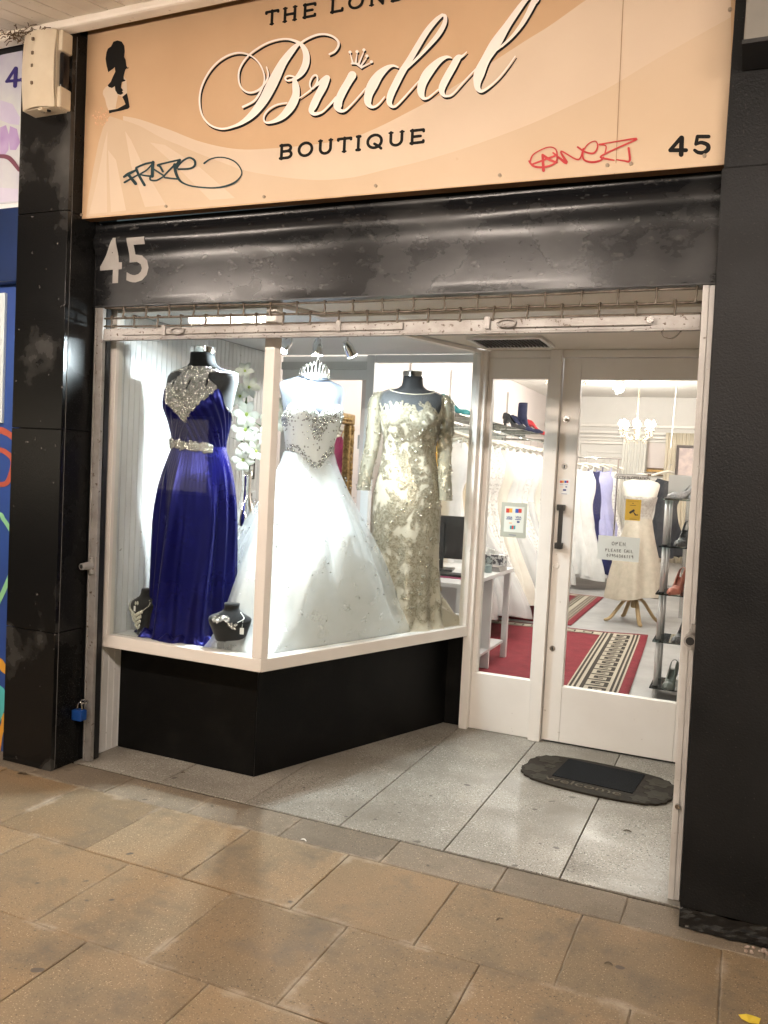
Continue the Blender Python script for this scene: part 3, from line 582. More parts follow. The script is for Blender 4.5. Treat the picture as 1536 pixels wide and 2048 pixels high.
for px, py in ((172, 60), (345, 22), (164, 430), (333, 413), (529, 394), (752, 372), (1000, 351), (1215, 331), (1262, 328), (1409, 312), (1460, 20)):
    p = aty(px, py, YS); inst('screw', SCR, t, (p.x, YS - .001, p.z))

# ================================================================== ROLLER SHUTTER
t = thing('roller_shutter', 'raised steel wire grille shutter hanging under the charcoal lintel', 'shutter')
xl, xr = -2.862, -.198
def sag(x): return -.012 * math.sin(math.pi * (x - xl) / (xr - xl)) - .012 * (x - xl) / (xr - xl)
MB().box(xl, xr, 3.160, 3.172, 2.048, 2.096).box(xl, xr, 3.152, 3.18, 2.040, 2.047).build('bottom_bar', SHUT, t, bevel=.002)
MB().box(xl + .12, -1.32, 3.150, 3.159, 2.062, 2.090).build('sliding_bolt', SHUT, t, bevel=.003)
MB().box(-.92, -.36, 3.148, 3.159, 2.060, 2.092).build('sliding_bolt', SHUT, t, bevel=.003)
rr = random.Random(11)
for zz in (2.108, 2.148, 2.195):
    MB().tube(cat([(x, 3.166 + rr.uniform(-.003, .003), zz + sag(x) * .6 + rr.uniform(-.003, .003)) for x in [xl + (xr - xl) * i / 10 for i in range(11)]], 4), .0052, 6).build('rod', WIRE, t, smooth=True)
lk = MB().tube(cat([(0, -.009, -.006), (0, -.009, .004), (.001, -.006, .024), (-.001, -.009, .044), (0, -.009, .050)], 4), .0042, 6)
for z in (0, .046): lk.tube([(0, -.01, z), (0, .008, z)], .0065, 6)
lk = lk.mesh('link', WIRE, True)
for row, (z0, off) in enumerate(((2.106, 0), (2.150, .055))):
    x = xl + .05 + off * 1.2
    while x < xr - .02:
        inst('link', lk, t, (x, 3.166, z0 + sag(x) * .6), (0, rr.uniform(-.09, .09), 0)); x += .133
for x in (xl + .35, -.98, -1.62): MB().box(x, x + .022, 3.1445, 3.151, 2.058, 2.104).build('clip', SHUT, t, bevel=.001)
for x in (xl + .44, -.89):
    MB().tube(cat([(x + .03 * math.cos(a) * 1.2, 3.143, 2.077 + .014 * math.sin(a)) for a in [2 * math.pi * i / 12 for i in range(13)]], 3), .0045, 6).build('pull_ring', SHUT, t, smooth=True)
MB().tube([(-.365, 3.152, 2.077), (-.365, 3.136, 2.077)], .012, 10).build('pivot_bolt', STEEL, t)
MB().tube(cat([(-.33, 3.17, 2.045), (-.315, 3.168, 2.02), (-.285, 3.166, 2.016), (-.26, 3.168, 2.04)], 5), .003, 6).build('wire_tail', WIRE, t)
def guide(label, pts, wdt, zt, zb_):
    g = thing('shutter_guide_rail', label, 'rail')
    (x0, x1) = pts
    def pc(name, a, b, ya, yb, mt):
        m = MB(); m.add([(x1 + a, ya, zb_), (x1 + b, ya, zb_), (x1 + b, yb, zb_), (x1 + a, yb, zb_), (x0 + a, ya, zt), (x0 + b, ya, zt), (x0 + b, yb, zt), (x0 + a, yb, zt)],
                        [(0, 3, 2, 1), (4, 5, 6, 7), (0, 1, 5, 4), (1, 2, 6, 5), (2, 3, 7, 6), (3, 0, 4, 7)]); return m.build(name, mt, g, bevel=.0015)
    return g, pc
g, pc = guide('galvanised shutter guide rail on the left with a pin lock', (-2.925, -2.912), 0, 2.197, .003)
pc('web', 0, .016, 3.166, 3.23, GALV); pc('front_flange', .0165, .054, 3.163, 3.170, GALV); pc('rib', .0145, .020, 3.155, 3.1625, SHUT); pc('lip', .0465, .054, 3.1705, 3.185, GALV); pc('channel', .017, .046, 3.20, 3.23, BLACK)
p = aty(176, 1130, 3.16)
MB().tube([(p.x + .022, 3.16, p.z), (p.x + .014, 3.10, p.z - .002)], [.02, .016], 14).tube([(p.x + .024, 3.158, p.z + .04), (p.x + .024, 3.158, p.z - .04)], [.012, .012], 10).build('pin_lock', GALV, g, auto=40)
MB().tube([(p.x + .0142, 3.101, p.z - .002), (p.x + .0140, 3.0985, p.z - .002)], .010, 12).build('pin_hole', BLACK, g)
MB().tube(cat([(-2.885, 3.160, .30), (-2.90, 3.135, .308), (-2.885, 3.118, .30), (-2.872, 3.14, .296), (-2.885, 3.160, .30)], 5), .0045, 6).build('staple', STEEL, g)
t2 = thing('padlock', 'blue padlock hanging from the left guide rail', 'padlock', (-2.893, 3.118, .215))
MB().box(-.032, .028, -.022, .022, 0, .052).build('body', mat('blue_plastic', (.010, .06, .27), (.008, .05, .22), rough=.35), t2, bevel=.006)
MB().tube(cat([(-.014, 0, .052), (-.013, 0, .075), (0, 0, .092), (.012, 0, .075), (.012, 0, .052)], 5), .004, 7).build('shackle', STEEL, t2, smooth=True)
g, pc = guide('grimy shutter guide rail beside the painted pillar', (-.158, -.135), 0, 2.197, .003)
pc('web', -.018, 0, 3.166, 3.23, DIRTY); pc('front_flange', -.040, -.0185, 3.163, 3.171, DIRTY); pc('lip', -.040, -.033, 3.1715, 3.186, GALV); pc('cap', -.041, .0, 3.150, 3.1625, SHUT) if 0 else None
p = aty(1390, 1275, 3.15)
MB().tube([(p.x + .0, 3.162, p.z), (p.x - .012, 3.085, p.z - .004)], [.026, .022], 16).tube([(p.x - .002, 3.158, p.z + .046), (p.x + .0, 3.158, p.z - .046)], .014, 10).build('pin_lock', GALV, g, auto=40)
MB().tube([(p.x - .0119, 3.086, p.z - .004), (p.x - .0122, 3.083, p.z - .004)], .0145, 14).build('pin_hole', BLACK, g)
p = aty(1355, 1612, 3.16); MB().tube([(p.x, 3.163, p.z), (p.x, 3.15, p.z)], .009, 8).build('bolt', STEEL, g)

# ================================================================== ACROSS THE STREET (seen only mirrored in the glazing)
t = thing('opposite_building', 'brick building with lit shop windows across the street', 'building')
MB().box(-22, 16, -13.4, -13, -.05, 9).build('wall', mat('dark_brick', (.05, .03, .022), (.07, .045, .03), scale=6, rough=.9), t)
LW = emis('lit_shop_window', (1, .86, .66), 1.6); LW2 = emis('lit_upper_window', (1, .75, .5), .8)
for i, x in enumerate((-19, -15.2, -11.6, -8.2, -4.4, -.6, 3.2, 7.0, 11)):
    f = MB().box(x - 1.5, x + 1.5, -13.0, -12.9, .5, 2.7).build('window', PAINT2, t); MB().box(x - 1.4, x - .05, -12.9, -12.89, .6, 2.6).build('pane', LW, f); MB().box(x + .05, x + 1.4, -12.9, -12.89, .6, 2.6).build('pane', LW, f)
    if i % 2: f = MB().box(x - .6, x + .6, -13.0, -12.93, 4.2, 5.8).build('window', PAINT2, t); MB().box(x - .5, x + .5, -12.93, -12.92, 4.3, 5.7).build('pane', LW2, f)

# ================================================================== BAY WINDOW
CX, CY = -1.971, 3.25; ax, ay = .342, .940; nx, ny = .940, -.342
def ap(s, d): return (CX + ax * s - nx * d, CY + ay * s - ny * d)
t = thing('bay_window', 'white framed angled bay window over a black stall riser', 'window')
inn = (-2.020, 3.32)
MB().prism([(-2.905, 3.25), (CX, CY), inn, (-2.905, 3.32)], .552, .613).build('front_sill_rail', PAINT, t, bevel=.004)
MB().prism([(CX + .0006, CY + .0008), ap(1.532, 0), ap(1.532, .07), (inn[0] + .0006, inn[1] + .0008)], .5522, .6128).build('angled_sill_rail', PAINT, t, bevel=.004)
MB().prism([(-2.023, 3.251), (CX - .001, CY + .001), ap(.04, .001), ap(.04, .055), (-2.023, 3.302)], .6132, 2.2085).build('corner_post', PAINT, t, bevel=.003)
MB().box(-2.9045, -2.861, 3.2505, 3.30, .6132, 2.2085).build('side_stile', PAINT, t, bevel=.003)
MB().box(-2.8605, -2.0235, 3.252, 3.30, 2.188, 2.2085).build('front_head', PAINT, t, bevel=.002)
MB().prism([ap(.0405, .002), ap(1.53, .002), ap(1.53, .05), ap(.0405, .05)], 2.19, 2.2085).build('angled_head', PAINT, t, bevel=.002)
MB().box(-2.8605, -2.0235, 3.272, 3.277, .6132, 2.1878).build('glass_pane', GLASS, t)
MB().prism([ap(.0405, .022), ap(1.53, .022), ap(1.53, .027), ap(.0405, .027)], .6132, 2.1898).build('glass_pane', GLASS, t)
MB().prism([ap(1.497, -.001), ap(1.5315, -.001), ap(1.5315, .055), ap(1.497, .055)], .6135, 2.189).build('end_stile', PAINT, t, bevel=.002)
MB().prism([(-2.904, 3.41), (-2.078, 3.405), (-2.10, 3.44), (-2.904, 3.44)], .002, .5515).build('stall_riser', RISER, t, bevel=.001)
MB().prism([(-2.0775, 3.4055), (-1.589, 4.746), (-1.62, 4.746), (-2.0995, 3.4405)], .002, .5515).build('stall_riser', RISER, t, bevel=.001)
MB().box(-1.588, -1.4795, 4.738, 4.75, .002, .5515).build('riser_return', RISER, t)
MB().prism([(-2.904, 3.3205), (inn[0] - .001, 3.3205), ap(1.53, .0715), (-1.53, 4.84), (-2.904, 4.84)], .55, .598).build('display_floor', mat('display_floor_white', (.72, .72, .71), (.66, .66, .65), scale=4, rough=.5), t)
MB().prism([(-2.904, 3.301), (-2.03, 3.301), ap(1.53, .056), (-1.50, 4.845), (-2.904, 4.845)], 2.2125, 2.255).build('display_ceiling', PAINT2, t)
for k in range(2): MB().box(-2.904 + .9 * k, -2.06 + .42 * k, 3.301, 3.3035, .60, .614).build('dust_bead', mat('dark_dust', (.2, .19, .17), (.06, .055, .05), scale=60, rough=.9), t) if k == 0 else None

# tongue and groove side wall
t = thing('plank_wall', 'white tongue and groove boarding at the left of the window display', 'wall')
MB().box(-3.05, -2.9275, 3.235, 4.855, 0, 2.26).build('backing', mat('groove_grey', (.40, .40, .40), rough=.8), t)
PLK = MB(); PLK.prism([(-2.927, .0005), (-2.908, .0005), (-2.9053, .004), (-2.9053, .0370), (-2.908, .0405), (-2.927, .0405)], 0.003, 2.209)
PLK = PLK.mesh('plank', mat('white_plank_paint', (.77, .77, .76), (.70, .69, .67), scale=5, rough=.42, rnd=.03, speck=((.4, .37, .33), 45, .71, .77)))
for i in range(39): inst('plank', PLK, t, (0, 3.24 + i * .0413, 0))

# partition behind the display
t = thing('display_partition', 'white partition with openings behind the window display', 'partition')
MB().box(-2.95, -1.48, 4.852, 4.875, .0, .579).build('low_panel', PAINT2, t)
MB().box(-2.263, -2.209, 4.846, 4.90, .598, 2.2115).build('post', PAINT2, t, bevel=.003)
MB().box(-2.2085, -1.4805, 4.848, 4.895, 2.165, 2.2115).build('top_rail', PAINT2, t, bevel=.003)
MB().box(-2.2085, -1.4805, 4.848, 4.895, .58, .64).build('bottom_rail', PAINT2, t, bevel=.003)
MB().box(-2.904, -2.2635, 4.90, 4.94, 2.062, 2.2115).build('header', PAINT2, t, bevel=.003)
MB().box(-2.904, -2.2635, 4.884, 4.899, 2.125, 2.175).build('header_strip', mat('grey_strip', (.52, .54, .54), rough=.5), t)
MB().box(-2.32, -2.2635, 4.91, 4.945, .598, 2.0615).build('door_jamb', PINKW, t, bevel=.003)
MB().box(-2.904, -2.85, 4.91, 4.945, .598, 2.0615).build('door_jamb', PAINT2, t, bevel=.003)
for z in (1.62, .95): MB().box(-2.334, -2.3205, 4.915, 4.94, z, z + .09).build('hinge', STEEL, t)
MB().box(-1.535, -1.4805, 4.852, 4.888, .6405, 2.1645).build('right_jamb', PAINT2, t, bevel=.003)
tag(MB().box(-2.98, .30, 4.792, 4.883, 2.262, 2.86).build('bulkhead', PAINT2), 'white bulkhead above the shop door line', 'bulkhead')
tag(MB().box(-.147, -.10, 3.2355, 4.79, 0, 2.2085).build('recess_side_wall', PAINT), 'white side wall of the doorway recess at the hinges', 'wall')

# ================================================================== DOOR AND SIDELIGHT
YD = 4.718
t = thing('door_frame', 'white timber frame posts around the shop door', 'door frame')
MB().box(-1.479, -1.428, 4.682, 4.79, .002, 2.2085).build('left_post', PAINT, t, bevel=.003)
MB().box(-1.0655, -.999, 4.684, 4.79, .002, 2.2085).build('middle_post', PAINT, t, bevel=.003)
MB().box(-.188, -.1475, 4.70, 4.79, .002, 2.2085).build('right_post', PAINT, t, bevel=.003)
MB().box(-1.4275, -1.066, 4.712, 4.79, 2.168, 2.2085).box(-.9985, -.1885, 4.706, 4.79, 2.168, 2.2085).build('head', PAINT, t, bevel=.003)
t = thing('sidelight', 'narrow white sidelight window left of the shop door', 'window')
MB().box(-1.4275, -1.066, 4.722, 4.772, .003, .335).build('bottom_panel', PAINT, t, bevel=.003)
MB().box(-1.4275, -1.066, 4.722, 4.772, 2.051, 2.1675).build('top_rail', PAINT, t, bevel=.003)
MB().box(-1.4275, -1.399, 4.722, 4.772, .3355, 2.0505).build('stile', PAINT, t, bevel=.003)
MB().box(-1.081, -1.066, 4.722, 4.772, .3355, 2.0505).build('stile', PAINT, t, bevel=.003)
MB().box(-1.3985, -1.0815, 4.744, 4.749, .3355, 2.0505).build('glass_pane', GLASS, t)
t = thing('shop_door', 'white glazed shop door with a black pull handle', 'door')
MB().box(-.994, -.894, YD, 4.765, .012, 2.163).build('lock_stile', PAINT, t, bevel=.003)
MB().box(-.284, -.192, YD, 4.765, .012, 2.163).build('hinge_stile', PAINT, t, bevel=.003)
MB().box(-.8935, -.2845, YD, 4.765, 2.048, 2.163).build('top_rail', PAINT, t, bevel=.003)
MB().box(-.8935, -.2845, YD, 4.765, .012, .329).build('bottom_rail', PAINT, t, bevel=.003)
MB().box(-.8935, -.2845, 4.742, 4.747, .3295, 2.0475).build('glass_pane', GLASS, t)
h = MB(); h.box(-.962, -.938, YD - .058, YD - .044, 1.105, 1.352)
for z in (1.105, 1.318): h.box(-.978, -.936, YD - .0435, YD - .0005, z, z + .034)
h.build('pull_handle', mat('bronze_black', (.03, .028, .026), (.05, .047, .043), scale=20, rough=.35, metal=.5), t, bevel=.003)
def disc(px, py, r, mt, nm, d=.006):
    p = aty(px, py, YD); return MB().tube([(p.x, YD - .0005, p.z), (p.x, YD - d, p.z)], [r, r * .85], 16).build(nm, mt, t, auto=40)
disc(1133, 838, .021, STEEL, 'lock_rose', .01); disc(1134, 840, .010, mat('worn_keyway', (.10, .07, .04), rough=.5), 'lock_cylinder', .014)
for px, py in ((1129, 933), (1105, 1297)):
    disc(px, py, .017, STEEL, 'escutcheon', .004); p = aty(px, py, YD)
    MB().box(p.x - .0035, p.x + .0035, YD - .0055, YD - .0041, p.z - .011, p.z + .002).tube([(p.x, YD - .0041, p.z + .003), (p.x, YD - .0056, p.z + .003)], .0055, 8).build('keyhole', BLACK, t)
disc(1113, 1131, .017, PAINT, 'blank_cover', .005)
MB().box(-.99, -.2, YD + .01, 4.75, .0025, .0115).build('draught_strip', BLACK, t)

# notices on the glazing
def rect(m, x0, y0, x1, y1, yy, th=.0008):
    a, b = aty(x0, y0, yy), aty(x1, y1, yy); return m.box(min(a.x, b.x), max(a.x, b.x), yy, yy + th, min(a.z, b.z), max(a.z, b.z))
INK2 = mat('black_ink', (.015, .015, .015), rough=.5)
cm = {k: mat('ink_' + k, c_, rough=.45) for k, c_ in dict(red=(.55, .04, .03), orange=(.75, .35, .05), blue=(.03, .09, .40), navy=(.02, .04, .18), teal=(.02, .30, .33), white=(.8, .8, .78)).items()}
yc = 4.738
t = thing('card_notice', 'grey bordered payment card notice stuck on the sidelight glass', 'notice')
rect(MB(), 1004, 1004, 1051, 1077, yc).build('border', mat('sage_border', (.42, .43, .37), (.38, .39, .33), rough=.5), t)
rect(MB(), 1010, 1012, 1046, 1066, yc - .001).build('field', mat('pale_field', (.66, .68, .62), rough=.5), t)
def logo(x, y, parts):
    for nm, c_, x0, y0, x1, y1 in parts: rect(MB(), x + x0, y + y0, x + x1, y + y1, yc - .0022).build(nm, cm[c_], t)
logo(1012.5, 1016.5, [('card_logo', 'red', 0, 0, 6, 9), ('card_logo', 'orange', 6.2, 0, 12, 9)])
logo(1031, 1017.5, [('card_logo', 'blue', 0, 0, 6, 8.5), ('card_logo', 'red', 6.2, 0, 12, 8.5)])
logo(1012, 1037, [('card_logo', 'navy', 0, 0, 12, 2.2)]); logo(1030, 1038, [('card_logo', 'navy', 0, 0, 12, 2.2)])
for x in (1013, 1031):
    p = aty(x, 1036.5, yc - .0022); text('VISA', .0175, cm['navy'], 'card_logo', t, p, bold=.0003)
logo(1012, 1042, [('card_logo', 'orange', 6, 3, 12, 5)]); logo(1032, 1042, [('card_logo', 'navy', 2, 0, 7, 4)])
for k, (c_, x) in enumerate((('teal', 1020), ('red', 1023.6), ('teal', 1027.2))): logo(x, 1051, [('card_logo', c_, 0, 0, 3.2, 7.5)])
logo(1018, 1069, [('caption_bar', 'navy', 0, 0, 14, 2)])
t = thing('card_sticker', 'small white payment card sticker on the door stile', 'sticker'); yc = YD - .0016
rect(MB(), 1118, 957, 1139, 989, YD - .001).build('field', cm['white'], t)
logo(1120, 961, [('card_logo', 'red', 0, 0, 4, 5), ('card_logo', 'orange', 4.2, 0, 7.5, 5), ('card_logo', 'blue', 9, 0, 13, 5), ('card_logo', 'red', 13.2, 0, 16.5, 5), ('card_logo', 'navy', 0, 8, 7, 9), ('card_logo', 'navy', 9, 8, 16, 9), ('card_logo', 'orange', 0, 12.5, 7, 13.5), ('card_logo', 'navy', 11, 11.5, 14, 14), ('card_logo', 'navy', 6, 17, 12, 21), ('card_logo', 'navy', 3, 26, 14, 27.5)])
yg = 4.738
t = thing('cctv_sign', 'white sticker reading CCTV in operation on the door glass', 'sticker')
rect(MB(), 1231, 947, 1295, 960, yg).build('field', cm['white'], t)
b = MB(); a_, b_ = aty(1232, 948, yg), aty(1294, 959, yg)
b.tube(cat([(a_.x + .006, yg - .001, a_.z), (b_.x - .006, yg - .001, a_.z), (b_.x, yg - .001, a_.z - .008), (b_.x - .003, yg - .001, b_.z), (a_.x + .003, yg - .001, b_.z), (a_.x, yg - .001, a_.z - .008), (a_.x + .006, yg - .001, a_.z)], 5), .0009, 5).build('outline', INK2, t)
p = aty(1233.5, 957, yg - .001); text('CCTV IN OPERATION', .0225, INK2, 'lettering', t, p, bold=.00035, sx=.80)
t = thing('camera_notice', 'yellow camera warning notice on the door glass', 'notice')
rect(MB(), 1252, 998, 1280, 1042, yg).build('field', mat('warning_yellow', (.62, .40, .04), (.56, .35, .03), scale=8, rough=.5), t)
m = MB()
for x0, x1, y in ((1255, 1277, 1002), (1265, 1267, 1006), (1260, 1272, 1010), (1254, 1277, 1033.5), (1259, 1273, 1037.5)): rect(m, x0, y, x1, y + 1.6, yg - .001)
m.build('print_line', INK2, t)
m = MB(); px_poly(m, [(1258, 1024), (1268, 1018), (1270, 1022), (1260, 1028)], yg - .0012); px_poly(m, [(1266, 1024), (1268, 1024), (1272, 1029), (1276, 1029), (1276, 1031), (1270, 1031)], yg - .0012); m.build('camera_symbol', INK2, t)
t = thing('open_note', 'pale handwritten open note taped to the door glass', 'note')
rect(MB(), 1197, 1070, 1277, 1125, yg).build('paper', mat('pale_green_paper', (.66, .70, .68), (.63, .67, .65), rough=.7), t)
H = {'O': [[(.5, 1), (.1, .75), (.1, .25), (.5, 0), (.9, .25), (.9, .75), (.5, 1)]], 'P': [[(.15, 0), (.15, 1), (.8, .9), (.8, .6), (.15, .5)]], 'E': [[(.9, 1), (.15, 1), (.15, 0), (.9, 0)], [(.15, .5), (.75, .5)]], 'N': [[(.1, 0), (.1, 1), (.9, 0), (.9, 1)]], 'L': [[(.2, 1), (.15, 0), (.9, .05)]], 'A': [[(.05, 0), (.5, 1), (.95, 0)], [(.25, .4), (.8, .4)]], 'S': [[(.9, .9), (.3, 1), (.15, .7), (.8, .4), (.7, 0), (.1, .1)]], 'C': [[(.95, .9), (.4, 1), (.1, .5), (.4, 0), (.95, .15)]],
     '0': [[(.5, 1), (.1, .5), (.5, 0), (.9, .5), (.5, 1)]], '7': [[(.1, 1), (.9, 1), (.4, 0)], [(.3, .5), (.8, .5)]], '9': [[(.85, .7), (.4, .5), (.2, .8), (.6, 1), (.85, .8), (.8, 0)]], '5': [[(.85, 1), (.25, 1), (.2, .6), (.8, .5), (.7, .05), (.15, .1)]], '6': [[(.7, 1), (.2, .5), (.3, 0), (.8, .15), (.7, .45), (.25, .4)]], '3': [[(.15, .95), (.75, .9), (.4, .55), (.85, .3), (.5, 0), (.1, .1)]], '1': [[(.55, 1), (.4, 0)]]}
m = MB()
for s_, x0, y0, cw, chh in (('OPEN', 1223.5, 1085.5, 7.4, 7), ('PLEASE', 1210.5, 1099, 5.6, 5.6), ('CALL', 1248, 1101, 4.6, 6), ('07956366119', 1213, 1109.5, 4.95, 6)):
    for i, c_ in enumerate(s_):
        for st in H[c_]:
            P = [aty(x0 + i * cw + u * cw * .74, y0 + .07 * i * cw + chh * (1 - v) * 1.0 - 2, yg - .0015) for u, v in st]
            m.tube(P, .0011, 4)
m.build('handwriting', INK2, t)

# ceiling vent
t = thing('ceiling_vent', 'dark slotted grille in the recess ceiling above the sidelight', 'vent', (-1.21, 4.38, 2.21))
MB().box(-.19, .19, -.145, .145, -.004, .0).build('void', BLACK, t)
for a in ((-.2, .2, -.155, -.135), (-.2, .2, .135, .155), (-.2, -.18, -.134, .134), (.18, .2, -.134, .134)): MB().box(*a, -.016, -.0005).build('frame', DIRTY, t, bevel=.002)
slm = MB().add([(-.004, -.134, -.004), (.004, -.134, -.004), (.012, -.134, -.015), (.004, -.134, -.015), (-.004, .134, -.004), (.004, .134, -.004), (.012, .134, -.015), (.004, .134, -.015)], [(0, 1, 2, 3), (7, 6, 5, 4), (0, 4, 5, 1), (1, 5, 6, 2), (2, 6, 7, 3), (3, 7, 4, 0)]).mesh('slat', mat('dark_slat', (.06, .055, .05), rough=.6))
for i in range(18): inst('slat', slm, t, (-.172 + i * .0205, 0, 0))

# ================================================================== DOORMAT
t = thing('doormat', 'brown rubber welcome mat with grey carpet insert at the door', 'doormat', (-.605, 4.255, .002), R(-5)); t.scale = (.97, .96, 1)
P = []; rr = random.Random(8)
for i in range(120):
    a = 2 * math.pi * i / 120; c_, s_ = math.cos(a), math.sin(a); e = .62
    x = .375 * math.copysign(abs(c_) ** .75, c_); y = .245 * math.copysign(abs(s_) ** .62, s_)
    if abs(x) > .23: k = 1 + .028 * abs(math.sin(a * 13)); x *= k; y *= k
    P.append((x, y))
MB().prism(P, 0, .010).build('base', mat('brown_rubber', (.018, .014, .009), (.026, .021, .014), scale=30, rough=.75, spec=.2, bump=.4, bscale=150), t, bevel=.003)
MB().prism([(-.205, -.115), (.205, -.115), (.205, .195), (-.205, .195)], .0095, .0135).build('carpet_insert', mat('grey_loop_carpet', (.009, .0095, .010), (.034, .035, .037), scale=220, rough=1, spec=.02, bump=1, bscale=300, lo=.4, hi=.6), t, bevel=.004)
RUB = mat('raised_rubber', (.036, .030, .021), (.030, .025, .017), scale=40, rough=.7, spec=.25)
text('welcome', .085, mat('worn_letter_rubber', (.10, .084, .062), rough=.7, spec=.2), 'lettering', t, (-.225, -.185, .0108), (0, 0, 0), ext=.001, sx=1.25)
for s in (-1, 1):
    for cx_, cy_, q in ((.29, .12, .062), (.315, -.06, .06), (.25, -.165, .045), (.255, .02, .03)):
        m = MB(); pts = [(s * cx_ + q * (1 + .18 * math.cos(6 * a)) * math.cos(a), cy_ + q * (1 + .18 * math.cos(6 * a)) * math.sin(a)) for a in [2 * math.pi * i / 30 for i in range(30)]]
        m.prism(pts, .0095, .0112); m.prism([(s * cx_ + q * .45 * math.cos(a), cy_ + q * .45 * math.sin(a)) for a in [2 * math.pi * i / 12 for i in range(12)]], .0113, .0122)
        m.build('flower_relief', RUB, t, bevel=.0006)
# litter
p = atz(1498, 2036, .0)
m = MB(); m.add([(0, 0, .002), (.02, -.012, .004), (.045, -.004, .003), (.05, .02, .006), (.03, .03, .002), (.012, .024, .005), (-.008, .015, .002)], [(0, 1, 5, 6), (1, 2, 3, 4), (1, 4, 5)])
o = tag(m.build('paper_scrap', mat('yellow_wrapper', (.75, .55, .06), (.7, .5, .05), rough=.5), solid=.001), 'torn yellow wrapper scrap on the paving at bottom right', 'litter'); o.location = (p.x - .02, p.y - .02, .002)
def bit(px, py, L, wdt, mt, lb, cat_='litter', grp=None, ang=0):
    p = atz(px, py, 0); m = MB(); m.tube(cat([(-L / 2, 0, .003), (0, wdt * .6, .006), (L / 2, 0, .003)], 4), [wdt / 2 * k for k in (.4, .7, 1, 1, 1, .9, .8, .6, .3)], 5, flat=.4)
    o = tag(m.build('litter_bit', mt), lb, cat_, grp); o.location = (p.x, p.y, 0); o.rotation_euler = (0, 0, ang); return o
LEAF = mat('dead_leaf', (.07, .05, .03), (.11, .08, .04), scale=60, rough=.9); BUTT = mat('white_paper_bit', (.75, .72, .66), rough=.8)
bit(45, 1549, .05, .014, LEAF, 'curled dead leaf on the paving by the left pillar', ang=.3); bit(1255, 1664, .035, .010, LEAF, 'dark leaf scrap on the terrazzo below the mat', ang=.1)
bit(1000, 1841, .028, .008, LEAF, 'dark leaf scrap on the slab right of centre', ang=.8); bit(1217, 1930, .026, .008, LEAF, 'brown leaf scrap low on the right paving', ang=.2)
bit(607, 1682, .028, .008, BUTT, 'white cigarette end on the narrow kerb row', ang=-.2); bit(366, 1547, .016, .008, LEAF, 'tiny dark crumb on the terrazzo under the stall riser', ang=.5)

# ================================================================== NEIGHBOURING SHOP
t = thing('neighbour_sign', 'white orchid print sign of the shop on the left', 'sign')
MB().box(-4.6, -3.236, 3.01, 3.04, 2.675, 3.375).build('panel', mat('pale_orchid_print', (.60, .62, .62), (.40, .37, .55), scale=1.6, rough=.4, lo=.45, hi=.7), t)
PUR = mat('orchid_purple', (.38, .25, .50), (.50, .38, .60), scale=6, rough=.4); BRN = mat('orchid_stem', (.18, .06, .09), rough=.4); LIL = mat('orchid_lilac', (.55, .50, .66), (.62, .6, .7), scale=5, rough=.4)
for pol in ([(0, 255), (12, 250), (18, 270), (17, 300), (8, 312), (0, 308)], [(20, 252), (34, 258), (40, 285), (32, 300), (20, 300), (17, 275)]): m = MB(); px_poly(m, pol, 3.0085); m.build('petal', PUR, t)
for pol in ([(0, 200), (25, 208), (40, 235), (38, 250), (20, 248), (0, 240)], [(0, 375), (36, 378), (36, 402), (0, 404)]): m = MB(); px_poly(m, pol, 3.0090); m.build('petal', LIL, t)
m = MB(); stroke(m, [(-5, 312, 7), (18, 316, 9), (38, 340, 7)], 3.0075); m.build('stem', BRN, t)
m = MB()
for a, b in (((31, 136, 6), (14, 162, 6)), ((13, 163, 6), (40, 160, 6)), ((32, 137, 8), (30, 172, 8)), ((42, 158, 5), (48, 168, 5))): stroke(m, [a, b], 3.0075, smooth=False)
m.build('number', mat('print_indigo', (.03, .02, .16), rough=.4), t)
MB().box(-4.6, -3.236, 3.0105, 3.08, 3.3755, 3.43).build('top_rail', BLACK, t); MB().box(-4.6, -3.236, 3.012, 3.06, 2.645, 2.6745).build('bottom_rail', PAINT2, t)
t = thing('neighbour_shutter_box', 'dark blue shutter housing under the orchid sign', 'shutter')
MB().box(-4.6, -3.234, 2.985, 3.2, 2.30, 2.644).build('housing', mat('dark_blue_paint', (.008, .025, .10), (.006, .02, .075), rough=.35), t, bevel=.006)
t = thing('neighbour_mural', 'bright blue painted shopfront with swirling graffiti at the left edge', 'shopfront')
MB().box(-4.6, -3.236, 3.06, 3.12, 0, 2.298).build('panel', mat('mural_blue', (.025, .075, .30), (.02, .055, .24), scale=3, rough=.45), t)
MB().box(-4.4, aty(7, 700, 3.045).x, 3.045, 3.0595, 1.63, 2.26).build('lit_window_patch', mat('pale_window_glow', (.70, .78, .78), (.62, .72, .74), rough=.4), t)  # flat pale colour stands in for the glow of the neighbour's lit window
